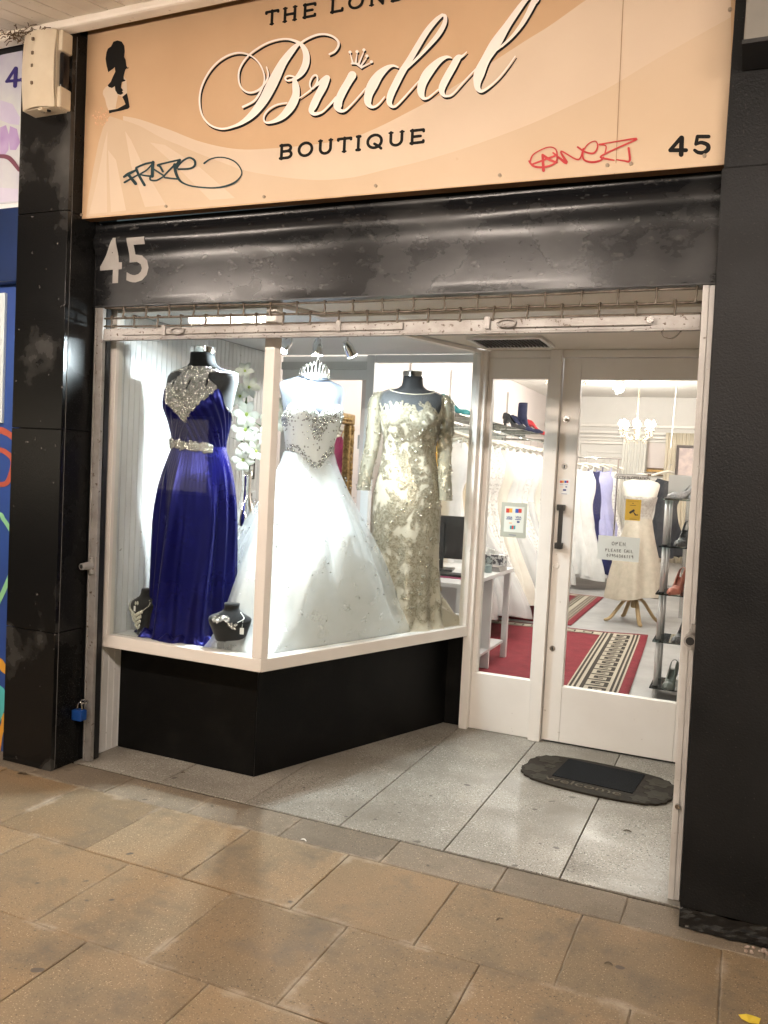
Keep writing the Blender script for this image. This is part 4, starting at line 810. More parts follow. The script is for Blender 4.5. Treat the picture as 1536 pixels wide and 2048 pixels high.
for c_, pts in (((.45, .09, .05), [(-12, 862, 14), (14, 866, 12), (30, 880, 10)]), ((.45, .09, .05), [(-12, 898, 10), (12, 905, 10), (26, 925, 10), (14, 965, 10), (-10, 968, 10)]), ((.28, .62, .32), [(-8, 1028, 8), (8, 1040, 8), (24, 1065, 8)]), ((.28, .62, .32), [(24, 1140, 8), (8, 1180, 9), (-12, 1222, 9)]), ((.75, .36, .04), [(-8, 1318, 12), (8, 1338, 14), (24, 1350, 10)]), ((.10, .55, .55), [(-14, 1380, 26), (4, 1400, 18), (-8, 1440, 18)]), ((.75, .36, .04), [(4, 1430, 10), (0, 1470, 10), (-4, 1500, 10)])):
    if pts[0][0] > 10: pass
    else: pts = [(pts[0][0] - 150 + 60 * math.sin(pts[0][1]), pts[0][1] - 40, pts[0][2]), (pts[0][0] - 70, pts[0][1] + 30 * math.sin(pts[0][1] * 1.7), pts[0][2])] + pts
    m = MB(); stroke(m, pts, 3.0575); m.build('graffiti_stroke', mat('spray_paint', c_, rough=.5), t)

# ================================================================== WINDOW DISPLAY
ZF = .599
SILVER = mat('rhinestone', (.80, .79, .76), (.55, .54, .52), scale=200, rough=.12, metal=1, lo=.45, hi=.55)
CRYST = mat('crystal', (.85, .86, .86), (.6, .6, .58), scale=300, rough=.1, metal=.9)
def sstep(a, b, x):
    t = max(0, min(1, (x - a) / (b - a))); return t * t * (3 - 2 * t)
class Body:
    def __init__(s, keys, bust=None, fold=None): s.k = keys; s.b = bust; s.fold = fold
    def p(s, th, z, off=0.0):
        rx, ry, cy = interp(s.k, z); d = 0
        if s.b:
            bz, ba, bh, bw, bs = s.b
            for sg in (-1, 1): d += bh * math.exp(-((th - sg * ba) / bw) ** 2 - ((z - bz) / bs) ** 2)
        if s.fold: d += s.fold(th, z)
        e = .86; c, sn = math.cos(th), math.sin(th)
        q = (abs(c) ** 2.3 + abs(sn) ** 2.3) ** (-1 / 2.3)
        return Vector(((rx + d + off) * sn * q, cy - (ry + d + off) * c * q, z))
def surf(m, body, th0, th1, z0, z1, nu, nv, off=0, skip=None, wrap=False):
    """z0,z1 numbers or functions of theta"""
    f0 = z0 if callable(z0) else (lambda t: z0); f1 = z1 if callable(z1) else (lambda t: z1)
    def fn(u, v):
        th = th0 + (th1 - th0) * u; return body.p(th, f0(th) + (f1(th) - f0(th)) * v, off(th, v) if callable(off) else off)
    return m.grid(fn, nu, nv, wrap, skip)
def beads(m, pts, r0, r1, rng, seg=5, ring=3):
    for p in pts: m.ball(p, rng.uniform(r0, r1), seg, ring)
    return m
FORM = [(.58, .150, .115, 0), (.75, .158, .118, 0), (.86, .135, .102, 0), (.97, .112, .088, 0), (1.06, .126, .098, -.004), (1.16, .148, .112, -.010), (1.24, .163, .104, -.004), (1.295, .174, .085, .004), (1.325, .172, .066, .010), (1.345, .140, .058, .012), (1.358, .092, .055, .010), (1.375, .063, .053, .006), (1.40, .055, .050, .0), (1.43, .053, .048, -.002)]
BUST = (1.165, .52, .022, .36, .062)
def dress_form(label, loc, rz, mt, top=1.43, cap=True, sw=1.0):
    t = thing('dress_form', label, 'dress form', loc, rz, 'dress forms in the bay window'); t.scale = (sw, sw, 1); b = Body(FORM, BUST); m = MB()
    surf(m, b, -math.pi, math.pi, .60, top, 48, 50, wrap=True); m.f.append(tuple(range(len(m.v) - 48, len(m.v)))); m.build('torso', mt, t, smooth=True)
    if cap: MB().lathe([(.050, 1.429), (.056, 1.431), (.056, 1.458), (.052, 1.462), (.02, 1.463)], 28).build('neck_cap', CHROME, t, auto=35)
    MB().lathe([(.014, .02), (.014, .62)], 12).build('pole', CHROME, t, smooth=True)
    MB().lathe([(.13, 0), (.13, .008), (.02, .022)], 24).build('base', STEEL, t, auto=40)
    return t, b
# ---- blue gown
BL = (-2.545, 3.515, ZF)
FBLACK = mat('black_jersey', (.012, .012, .013), (.018, .018, .02), scale=40, rough=.75, sheen=.1)
dress_form('black dress form under the royal blue gown', BL, R(2), FBLACK, sw=1.12)
t = thing('blue_gown', 'royal blue satin halter gown with beaded neckline', 'gown', BL, R(2)); t.scale = (1.12, 1.1, .995)
SATIN = mat('royal_blue_satin', (.0042, .0036, .066), (.0028, .0024, .035), scale=5, rough=.24, rough2=.36, spec=1.0, bump=.12, bscale=18)
SATIN.node_tree.nodes['Principled BSDF'].inputs['Specular Tint'].default_value = (.16, .18, 1, 1)
SKB = [(0, .205, .178, 0), (.06, .188, .164, 0), (.2, .182, .152, 0), (.5, .175, .142, 0), (.7, .168, .134, 0), (.82, .156, .120, 0), (.90, .138, .104, 0), (.965, .1175, .0935, 0)]
rb = random.Random(21); PH = [rb.uniform(0, 6.28) for _ in range(8)]
def bfold(th, z):
    k = sstep(.97, .55, z); w_ = th + .06 * math.sin(5 * z + PH[0]) * k
    w_ += .22 * mnoise.noise(Vector((th * 1.3, z * .8, 5))) ; A_ = .6 + .8 * abs(mnoise.noise(Vector((th * 1.1, z * .5, 9)))) * 1.6
    return k * A_ * (.010 * math.sin(13 * w_ + PH[1]) + .003 * math.sin(21 * w_ + PH[2] + 1.5 * z) + .012 * math.sin(7 * w_ + PH[3])) + .0012 * math.sin(60 * th) * sstep(.6, .95, z) * (1 if abs(th) < 1.2 else .3)
sk = Body(SKB, None, bfold)
m = MB(); surf(m, sk, -math.pi, math.pi, .004, .972, 260, 60, off=.004, wrap=True); m.build('skirt', SATIN, t, smooth=True)
def pud(u, v):
    th = 2 * math.pi * u; rr_ = .175 + .065 * v + .022 * math.sin(9 * th + PH[4]) * v + .012 * math.sin(17 * th + PH[5]) * v
    z = .004 + .045 * math.sin(math.pi * min(1, v * 1.02)) ** .8 * (.6 + .5 * math.sin(11 * th + PH[6]) ** 2)
    return (rr_ * math.sin(th) * 1.06, -rr_ * math.cos(th) * .86, z)
MB().grid(pud, 160, 12, wrap=True).build('puddled_hem', SATIN, t, smooth=True)
fb = Body(FORM, BUST)
def vtop(th):
    a = abs(th)
    if a < .80: return 1.085 + .170 * (a / .80)
    if a < 1.45: return 1.255 - .10 * sstep(.80, 1.45, a)
    return 1.155 - .06 * sstep(1.45, 2.2, a)
def pleat(th, v):
    z = .965 + v * (vtop(th) - .965); s = th if th > 0 else -th
    return .008 + .0030 * math.sin((z * 95 + 1.3 * math.sin(3 * th) + (-1 if th < 0 else 1) * 0 + s * 26)) * sstep(0, .1, v) * (1 - sstep(.97, 1, v) * .5) + (.004 if th > 0 else 0) * math.exp(-(th / .2) ** 2)
m = MB(); surf(m, fb, -math.pi, math.pi, .963, vtop, 220, 46, off=pleat, wrap=True); m.build('bodice', SATIN, t, smooth=True)
def plo(th): return vtop(th) - .012
def thmax(z): return .80 - .40 * sstep(1.25, 1.318, z) + .5 * sstep(1.338, 1.35, z)
def inslit(th, z): return abs(th) > thmax(z) or any(abs(th - (c_ + (1.335 - z) * sl_)) < .030 * (1 - ((z - zc) / .04) ** 2) for c_, sl_, zc in ((-.42, -1.0, 1.285), (0, .0, 1.275), (.42, 1.0, 1.285)) if abs(z - zc) < .04)
ztopn = 1.35
m = MB(); surf(m, fb, -.80, .80, plo, ztopn, 60, 50, off=.0075, skip=lambda u, v: inslit(-.8 + 1.6 * u, plo(-.8 + 1.6 * u) + v * (ztopn - plo(-.8 + 1.6 * u))))
m.build('neckline_panel', mat('silver_mesh', (.42, .40, .37), (.25, .24, .22), scale=120, rough=.35, metal=.6), t, smooth=True)
m = MB(); rb = random.Random(4); pts = []
while len(pts) < 1150:
    th = rb.uniform(-.80, .80); z = rb.uniform(1.085, 1.352)
    if z < plo(th) or inslit(th, z): continue
    pts.append(fb.p(th, z, .010))
beads(m, pts, .0028, .0052, rb); stuff(m.build('neckline_beads', SILVER, t, smooth=True))
m = MB(); pts = []
for i in range(640):
    a = 2 * math.pi * i / 640 * 7; z = 1.352 + rb.uniform(-.016, .014); pts.append(fb.p(a, z, .008))
beads(m, pts, .003, .005, rb); surf(m, fb, -math.pi, math.pi, 1.335, 1.366, 60, 5, off=.005, wrap=True); stuff(m.build('collar_beads', SILVER, t, smooth=True))
m = MB(); pts = []
for i in range(520):
    th = -.95 + 1.9 * i / 520 + rb.uniform(-.01, .01); hgt = .013 + .013 * abs(math.sin((th + .95) / 1.9 * math.pi * 4.0)) ; pts.append(fb.p(th, .972 + rb.uniform(-hgt, hgt) - .010 * th, .014 + rb.uniform(0, .006)))
beads(m, pts, .0038, .0072, rb); surf(m, fb, -.95, .95, .960, .984, 40, 3, off=.011); stuff(m.build('belt_beads', SILVER, t, smooth=True))
pts = [fb.p(th, vtop(th), .012) for th in [1.30 + i * .014 for i in range(50)]]; stuff(beads(MB(), pts, .003, .004, rb).build('edge_beads', SILVER, t, smooth=True))

# ---- white gown
WH = (-2.155, 3.95, ZF); RW = R(46)
GREYJ = mat('grey_blue_jersey', (.055, .064, .085), (.045, .053, .072), scale=30, rough=.7, sheen=.2)
dress_form('charcoal dress form under the white crystal wedding gown', WH, RW, GREYJ, top=1.385, cap=False)
t = thing('wedding_gown', 'strapless white wedding gown with crystal bodice and full tulle skirt', 'gown', WH, RW)
WSAT = mat('ivory_satin', (.88, .89, .88), (.85, .86, .85), scale=6, rough=.55, sheen=.2)
TUL = sheer_mat('white_tulle', (.88, .90, .90), .28)
FORMW = [(a, b + .004, c_ + .003, d) for a, b, c_, d in FORM]; wb = Body(FORMW, BUST)
def heart(th):
    a = abs(th)
    if a < 1.15: return 1.165 + .052 * math.sin(min(1, a / 1.15) * math.pi) ** .8 + .012 * sstep(.2, 1.1, a)
    return 1.177 - .07 * sstep(1.15, 2.2, a)
def wpt(th): return .965 - .085 * math.exp(-(th / .45) ** 2)
m = MB(); surf(m, wb, -math.pi, math.pi, lambda th: wpt(th) - .02, heart, 120, 36, off=lambda th, v: .009 + .0015 * math.sin(th * 22) * (1 - v), wrap=True); m.build('bodice', WSAT, t, smooth=True)
def clampg(p, mar=.035):           # keep cloth behind the two panes (world plane tests in the gown's own frame)
    w_ = Matrix.Rotation(RW, 3, 'Z') @ Vector((p[0], p[1], 0)) + Vector(WH)
    d = (w_.x - CX) * nx + (w_.y - CY) * ny + .03 + mar
    if d > 0: w_ = w_ - Vector((nx, ny, 0)) * d
    if w_.y < 3.30 + mar: w_.y = 3.30 + mar
    q = Matrix.Rotation(-RW, 3, 'Z') @ (w_ - Vector(WH)); return Vector((q.x, q.y, p[2]))
SKW = [(0, .545, .545, 0), (.05, .495, .495, 0), (.15, .44, .44, 0), (.3, .385, .38, 0), (.5, .305, .295, 0), (.7, .218, .20, 0), (.82, .170, .145, 0), (.90, .138, .112, 0), (.97, .122, .096, 0)]
rb = random.Random(9); PW = [rb.uniform(0, 6.28) for _ in range(9)]
def wfold(th, z):
    k = sstep(.93, .35, z); return k * (.036 * math.sin(7 * th + PW[0] + .8 * z + 1.2 * math.sin(2 * th)) + .022 * math.sin(13 * th + PW[1] - 1.2 * z + .8 * math.sin(3 * th)) + .006 * math.sin(23 * th + PW[2]))
def wfold2(th, z):
    k = sstep(.98, .1, z); return k * (.024 * math.sin(8 * th + PW[3] + z) + .016 * math.sin(15 * th + PW[4] + 2 * z) + .008 * math.sin(27 * th + PW[5]))
s1 = Body(SKW, None, wfold); s2 = Body([(a, b + .02 * (1 - a) ** .6, c_ + .02 * (1 - a) ** .6, d) for a, b, c_, d in SKW], None, lambda th, z: wfold(th, z) + .004 * math.sin(31 * th + PW[5] + 2 * z) * sstep(.95, .3, z))
def skirt(body, off, nu, nv, z1, mar=.03):
    m = MB()
    def fn(u, v):
        th = 2 * math.pi * u - math.pi; zt = z1(th); p = body.p(th, .004 + (zt - .004) * v, off); return clampg(p, mar)
    return m.grid(fn, nu, nv, wrap=True)
skirt(s1, -.012, 200, 40, lambda th: wpt(th), .085).build('underskirt', WSAT, t, smooth=True)
skirt(s2, .004, 240, 50, lambda th: wpt(th) + .004, .055).build('tulle_skirt', TUL, t, smooth=True)
skirt(Body([(a, b + .045 * (1 - a) ** .6, c_ + .045 * (1 - a) ** .6, d) for a, b, c_, d in SKW], None, lambda th, z: wfold(th, z) * 1.05 + .006 * math.sin(19 * th + PW[3] + 3 * z) * sstep(.95, .3, z)), .006, 240, 50, lambda th: wpt(th) + .002, .03).build('tulle_overlay', TUL, t, smooth=True)
def frill(u, v):
    th = 2 * math.pi * u; r_ = .50 + .08 * v + .03 * math.sin(11 * th + PW[6]) * v; return clampg((r_ * math.sin(th), -r_ * math.cos(th), .004 + .05 * (1 - v) * (.5 + .5 * math.sin(9 * th + PW[7]) ** 2)), .03)
m = MB(); pts = []
def dens(th, z):
    v = 0
    if z < 1.165 + .02 and abs(th - .02) < .50 * (z - 1.0) / .165 and z > 1.0: v = .95
    if abs(th) < 1.4 and abs(z - (wpt(th) + .018)) < .022: v = max(v, .75)
    if abs(z - 1.13) < .035 and abs(th) > 1.0 and abs(th) < 1.7: v = max(v, .7)
    if 0 < z - 1.12 and abs(th) < 1.2: v = max(v, .22)
    return max(v, .03)
while len(pts) < 900:
    th = rb.uniform(-1.9, 1.9); z = rb.uniform(.88, 1.21)
    if z > heart(th) - .006 or z < wpt(th) or rb.random() > dens(th, z): continue
    pts.append(wb.p(th, z, .0125))
beads(m, pts, .0022, .0055, rb); stuff(m.build('bodice_crystals', CRYST, t, smooth=True))
m = MB(); pts = []
for i in range(95):
    th = rb.uniform(-2.2, 2.2); z = rb.uniform(.03, .86); pts.append(clampg(s2.p(th, z, .037), .022))
beads(m, pts, .0032, .0055, rb, 6, 4); stuff(m.build('skirt_crystals', mat('dark_crystal', (.30, .30, .30), (.8, .8, .8), scale=150, rough=.1, metal=.9, lo=.48, hi=.52), t, smooth=True))
# tiara
t = thing('tiara', 'silver looped tiara resting on the charcoal dress form', 'tiara', (WH[0], WH[1], ZF + 1.362), RW)
TI = mat('tiara_silver', (.85, .83, .78), rough=.2, metal=.85); m = MB()
def tp(a, z): r_ = .082; return (r_ * math.sin(a) * 1.0, -.055 * math.cos(a) * 1.15 - .005 - .16 * z, z)
m.tube([tp(a, .004) for a in [-1.45 + 2.9 * i / 30 for i in range(31)]], .0042, 6)
for i in range(11):
    a = -1.25 + 2.5 * i / 10; h_ = .028 + .040 * math.cos(a * .95) ** 2 + (.022 if i == 5 else 0); w_ = .14
    m.tube(cat([tp(a - w_ * .35, .004), tp(a - w_ * .9, h_ * .6), tp(a - w_ * .5, h_ * .95), tp(a, h_ * 1.02), tp(a + w_ * .5, h_ * .95), tp(a + w_ * .9, h_ * .6), tp(a + w_ * .35, .004)], 4), .0028, 5)
    m.ball(tp(a, h_ * 1.05 + .004), .005, 6, 4)
m.build('band', TI, t, smooth=True)

# ---- champagne lace gown
GO = (-1.80, 4.485, ZF); RG = R(24)
dress_form('black dress form under the champagne lace gown', GO, RG, FBLACK, sw=1.06)
t = thing('lace_gown', 'champagne beaded lace gown with long sleeves and short train', 'gown', GO, RG); t.scale = (1.08, 1.06, 1)
CHAMP = mat('champagne_satin', (.54, .475, .365), (.47, .41, .31), scale=7, rough=.45, sheen=.2, bump=.25, bscale=10)
LACE = mat('gold_thread', (.30, .258, .18), (.50, .45, .345), scale=90, rough=.30, metal=.5, lo=.4, hi=.6)
NET = sheer_mat('grey_net', (.15, .155, .16), .45); SLV = sheer_mat('champagne_net', (.40, .36, .26), .62)
GK = [(0, .225, .225, 0), (.05, .205, .20, 0), (.15, .195, .18, 0), (.35, .182, .150, 0), (.55, .180, .140, 0), (.70, .182, .136, 0), (.80, .172, .126, 0), (.90, .150, .112, 0), (.98, .138, .106, 0)] + [(a, b + .012, c_ + .010, d) for a, b, c_, d in FORM[4:9]] + [(1.345, .150, .068, .012), (1.358, .115, .064, .010), (1.375, .085, .062, .006)]
rb = random.Random(31); PG = [rb.uniform(0, 6.28) for _ in range(9)]
def gfold(th, z):
    k = sstep(.75, .05, z); return k * (.012 * math.sin(6 * th + PG[0] + z) + .009 * math.sin(11 * th + PG[1])) + .004 * math.sin(9 * (th + 2.2 * z) + PG[2]) * math.exp(-((z - .95) / .15) ** 2)
gb = Body(GK, BUST, gfold)
def gneck(th): return 1.215 + .035 * math.exp(-((abs(th) - .45) / .3) ** 2) + .02 * sstep(.9, 1.6, abs(th))
m = MB(); surf(m, gb, -math.pi, math.pi, .004, gneck, 150, 90, wrap=True); m.build('column', CHAMP, t, smooth=True)
def gcol(th): return 1.362 - .035 * math.exp(-(th / .9) ** 2)
m = MB(); surf(m, gb, -math.pi, math.pi, lambda th: gneck(th) - .01, gcol, 90, 16, off=.003, wrap=True); m.build('net_yoke', NET, t, smooth=True)
MB().tube([gb.p(th, gcol(th), .004) for th in [-math.pi + 2 * math.pi * i / 60 for i in range(61)]], .003, 5).build('neck_piping', CHAMP, t, smooth=True)
sleeve_fn = []
for sg, pts in ((-1, [(-.165, .004, 1.335, .030), (-.188, -.004, 1.29, .046), (-.192, -.012, 1.18, .048), (-.195, -.026, 1.06, .045), (-.212, -.05, .93, .043), (-.228, -.07, .82, .041), (-.232, -.078, .775, .043)]),
                (1, [(.165, .004, 1.335, .030), (.186, -.002, 1.29, .046), (.188, -.008, 1.18, .048), (.186, -.014, 1.06, .045), (.190, -.03, .93, .043), (.196, -.045, .80, .044), (.198, -.05, .74, .046)])):
    C = cat(pts, 6)
    def sfn(u, v, C=C):
        i = min(len(C) - 1.001, v * (len(C) - 1)); j = int(i); f = i - j; a = [C[j][k] * (1 - f) + C[j + 1][k] * f for k in range(4)]
        q = 2 * math.pi * u; rr_ = a[3] * (1 + .05 * math.sin(3 * q + 9 * v))
        return Vector((a[0] + rr_ * .82 * math.sin(q), a[1] - rr_ * math.cos(q), a[2]))
    sleeve_fn.append(sfn); MB().grid(sfn, 28, 40, wrap=True).build('sleeve', SLV, t, smooth=True)
# embroidery: fronds, scrolls and flowers laid on the cloth
def ribbon(m, P, wd, off):
    n = len(P)
    for i in range(n): pass
    vs = []; fs = []
    for i in range(n):
        tdir = (P[min(i + 1, n - 1)][0] - P[max(i - 1, 0)][0]).normalized(); nrm = P[i][1]; sd = tdir.cross(nrm).normalized(); w_ = wd * (math.sin(math.pi * (i + .35) / (n - .3)) ** .7)
        vs += [P[i][0] + sd * w_ + nrm * off, P[i][0] - sd * w_ + nrm * off]
    fs = [(2 * i, 2 * i + 1, 2 * i + 3, 2 * i + 2) for i in range(n - 1)]; m.add(vs, fs)
def colpt(th, z):
    p = gb.p(th, z, .0); e = .004; a = gb.p(th + .02, z, 0) - p; b_ = gb.p(th, z + e, 0) - p; n_ = a.cross(b_).normalized(); return p, n_
def frond(m, pf, x, z, ang, L, rng, sx):
    """pf(x_m, z_m)->(point, normal); x in metres across"""
    cur = rng.uniform(-5, 5); spine = []
    n = 9
    for i in range(n):
        s = L * i / (n - 1); a = ang + cur * s; x += L / (n - 1) * math.cos(a); z += L / (n - 1) * math.sin(a); spine.append((x, z, a))
    def R_(L2, w_, o_): 
        try: ribbon(m, [pf(a, b) for a, b in L2], w_, o_)
        except Exception: pass
    R_([(a, b) for a, b, _ in spine], .0030, .0035)
    for i in range(1, n):
        for sg in (-1, 1):
            a0 = spine[i][2] + sg * rng.uniform(.5, 1.0); l_ = L * .30 * (1 - .55 * i / n) * rng.uniform(.7, 1.2); q = [(spine[i][0], spine[i][1])]; a = a0
            for k in range(4): q.append((q[-1][0] + l_ / 4 * math.cos(a), q[-1][1] + l_ / 4 * math.sin(a))); a -= sg * .28
            R_(q, .0036, .0030 + .0004 * (i % 3))
def flower(m, mb, pf, x, z, r_, rng):
    for k in range(7):
        a = 2 * math.pi * k / 7 + rng.uniform(-.1, .1); q = [(x + r_ * s * math.cos(a), z + r_ * s * math.sin(a)) for s in (.15, .45, .8, 1.05)]; ribbon(m, [pf(*c_) for c_ in q], r_ * .30, .0042)
    for k in range(7):
        a = rng.uniform(0, 6.28); q = rng.uniform(0, .6) * r_; p, n_ = pf(x + q * math.cos(a), z + q * math.sin(a)); mb.ball(p + n_ * .006, .0030, 5, 3)
def mpf(x, z):
    rx = interp(GK, z)[0]; return colpt(x / max(.11, rx), max(.02, z))
lm, lbm = MB(), MB(); rb = random.Random(12)
for i in range(330):
    z = rb.uniform(.03, 1.20); x = rb.uniform(-.40, .40); frond(lm, mpf, x, z, rb.choice((1.57, 1.2, 1.9, 4.3, 5.0, .6, 2.6)) + rb.uniform(-.3, .3), rb.uniform(.08, .16), rb, 1)
for i in range(95):
    z = rb.choice((rb.gauss(.72, .09), rb.gauss(1.08, .05), rb.uniform(.05, 1.15), rb.gauss(.25, .08))); x = rb.gauss(0, .14)
    if .03 < z < 1.2: flower(lm, lbm, mpf, x, z, rb.uniform(.014, .026), rb)
for th in [-1.4 + .1 * i for i in range(29)]:
    frond(lm, mpf, th * .17, gneck(th) - .03, 1.57 + rb.uniform(-.6, .6), .055, rb, 1)
for i in range(420):
    p, n_ = mpf(rb.uniform(-.4, .4), rb.uniform(.02, 1.22)); lbm.ball(p + n_ * .004, rb.uniform(.0016, .003), 5, 3)
stuff(lm.build('lace_embroidery', LACE, t))
for sfn in sleeve_fn:
    def spf(x, z, sfn=sfn):
        u = x / .28; v = max(0, min(.999, z / .58)); p = sfn(u, v); a = sfn(u + .01, v) - p; b_ = sfn(u, min(1, v + .01)) - p; return p, b_.cross(a).normalized() * (1)
    sm = MB()
    for i in range(95): frond(sm, spf, rb.uniform(0, .28), rb.uniform(.02, .52), rb.uniform(0, 6.28), rb.uniform(.03, .06), rb, 1)
    for i in range(40): flower(sm, lbm, spf, rb.uniform(0, .28), rb.uniform(.03, .55), rb.uniform(.006, .011), rb)
    for i in range(170):
        p, n_ = spf(rb.uniform(0, .28), rb.uniform(.0, .57)); lbm.ball(p + n_ * .003, rb.uniform(.0015, .0028), 5, 3)
    stuff(sm.build('sleeve_embroidery', LACE, t))
stuff(lbm.build('lace_beads', mat('champagne_bead', (.78, .74, .62), rough=.15, metal=.8), t, smooth=True))
# train bunched towards the door
rot = Matrix.Rotation(-RG, 3, 'Z'); TD = math.atan2(.17, .25)
def train(u, v):
    a = 2 * math.pi * u; wgt = math.exp(-(((a - TD + math.pi) % (2 * math.pi) - math.pi) / .75) ** 2)
    ro = .235 + .17 * wgt + .018 * math.sin(9 * a + 2) + .010 * math.sin(17 * a); ri = .150; r_ = ri + (ro - ri) * v
    z = .004 + (.10 + .20 * wgt) * (1 - v) ** 1.7 * (1 + .12 * math.sin(11 * a)) + (.016 * math.sin(13 * a + 7 * v) + .012 * math.sin(23 * a - 9 * v)) * math.sin(math.pi * v)
    q = Vector((GO[0] + r_ * math.cos(a), GO[1] + r_ * math.sin(a), 0)); dd = (q.x - CX) * nx + (q.y - CY) * ny + .065
    if dd > 0: q = q - Vector((nx, ny, 0)) * dd
    if q.y > 4.80: q.y = 4.80
    q = rot @ (q - Vector((GO[0], GO[1], 0))); return Vector((q.x, q.y, max(.003, z)))
MB().grid(train, 150, 20, wrap=True).build('train', CHAMP, t, smooth=True)
tm = MB(); rb = random.Random(77)
def tpf(x, z):
    u = min(.99, max(0, x)); v = min(.99, max(0, z)); p = train(u, v); n_ = (train(min(1, u + .01), v) - p).cross(train(u, min(1, v + .01)) - p)
    n_ = n_.normalized() if n_.length > 1e-9 else Vector((0, 0, 1)); return p, n_ * (1 if n_.z > 0 else -1)
for i in range(420):
    p, n_ = tpf(rb.random(), rb.random()); tm.ball(p + n_ * .004, rb.uniform(.0025, .006), 5, 3)
stuff(tm.build('train_lace', LACE, t, smooth=True))

# ---- jewellery busts
def bust(label, loc, rz, h, group='jewellery busts in the window'):
    t = thing('jewellery_bust', label, 'display bust', loc, rz, group); k = h / .25
    K_ = [(0, .062 * k, .040 * k, .02), (.02 * k, .060 * k, .040 * k, .02), (.10 * k, .078 * k, .044 * k, .006), (.155 * k, .094 * k, .044 * k, -.004), (.18 * k, .092 * k, .040 * k, .004), (.198 * k, .058 * k, .036 * k, .010), (.215 * k, .036 * k, .032 * k, .016), (.25 * k, .034 * k, .030 * k, .022)]
    b = Body(K_); m = MB(); surf(m, b, -math.pi, math.pi, 0, h, 32, 30, wrap=True); m.f.append(tuple(range(len(m.v) - 32, len(m.v)))); m.build('bust', VELVET, t, smooth=True); return t, b, k
PEARL = mat('pearl_drop', (.78, .77, .68), (.65, .63, .52), scale=60, rough=.2, metal=.3)
p = atz(262, 1272, ZF); L1 = (p.x + .03, max(p.y + .05, 3.40), ZF); _, b, k = bust('black velvet bust with a necklace beside the plank wall', L1, R(-20), .235)
t = thing('necklace', 'pearl drop statement necklace on the left velvet bust', 'necklace', L1, R(-20)); m = MB(); rb = random.Random(6)
def nk(th, z, o): return b.p(th, z, o)
for sg in (-1, 1):
    for i in range(14):
        f = i / 13; m.ball(nk(sg * (1.25 - .95 * f), .185 - .075 * f ** .8, .004), .0035, 5, 4)
for r_ in range(4):
    for i in range(-5 + r_, 6 - r_): m.ball(nk(i * .13, .116 - .021 * r_ - .004 * (5 - abs(i)) * .6 + .003 * abs(i), .006), .0080, 6, 5, .8, .6, 1.35)
m.build('drops', PEARL, t, smooth=True)
MB().ball(nk(-.05, .165, .006), .008, 6, 5, .8, .5, 1.4).ball(nk(.12, .168, .006), .008, 6, 5, .8, .5, 1.4).build('earring', PEARL, t, smooth=True)
q = nk(.02, .115, .006); MB().box(q.x - .008, q.x + .008, q.y - .004, q.y - .003, q.z + .012, q.z + .038).build('price_tag', cm['white'], t)
p = atz(447, 1305, ZF); L2 = (p.x, max(p.y + .04, 3.365), ZF); _, b2, k = bust('black velvet bust with a brooch necklace beside the tulle skirt', L2, R(18), .225); _.scale = (1.2, 1.15, 1)
t = thing('brooch_necklace', 'silver flower brooch necklace on the right velvet bust', 'necklace', L2, R(18)); t.scale = (1.2, 1.15, 1); m = MB()
for i in range(90):
    f = rb.random(); th = -.75 + 1.2 * f; z = .170 - .035 * f - .012 * math.sin(f * 9) + rb.uniform(-.012, .012); m.ball(b2.p(th, z, .006), rb.uniform(.003, .0065), 5, 4)
m.build('brooch', SILVER, t, smooth=True)
MB().tube([b2.p(th, .148 + .05 * (th - .45), .004) for th in [.45 + .1 * i for i in range(9)]], .002, 5).build('ribbon', cm['white'], t)
q = b2.p(.75, .10, .008); MB().box(q.x - .008, q.x + .008, q.y - .004, q.y - .003, q.z - .008, q.z + .022).tube([(q.x, q.y - .003, q.z + .022), (q.x + .002, q.y + .002, q.z + .06)], .001, 4).build('price_tag', cm['white'], t)

# ---- pedestal, vase, lilies
VX, VY = -2.635, 4.10
t = thing('pedestal', 'plain white plinth under the silver vase', 'plinth', (VX, VY, ZF)); MB().box(-.11, .11, -.11, .11, 0, .462).build('column', PAINT2, t, bevel=.004); MB().box(-.12, .12, -.12, .12, .4625, .474).build('top', PAINT2, t, bevel=.003)
t = thing('vase', 'tall silver bottle vase holding white lilies', 'vase', (VX, VY, ZF + .4745))
MB().lathe([(.045, 0), (.046, .012), (.03, .02), (.05, .05), (.063, .085), (.060, .12), (.043, .175), (.030, .23), (.026, .28), (.028, .33), (.036, .385), (.034, .385), (.026, .33), (.02, .25)], 32, cap=False).build('body', mat('polished_silver', (.72, .70, .66), rough=.06, metal=1), t, smooth=True)
PETAL = mat('lily_petal', (.80, .81, .74), (.72, .75, .62), scale=18, rough=.5, sheen=.2); GREEN = mat('lily_stem_green', (.06, .13, .04), (.09, .17, .06), scale=20, rough=.5); PIST = mat('lily_throat', (.45, .58, .12), rough=.5)
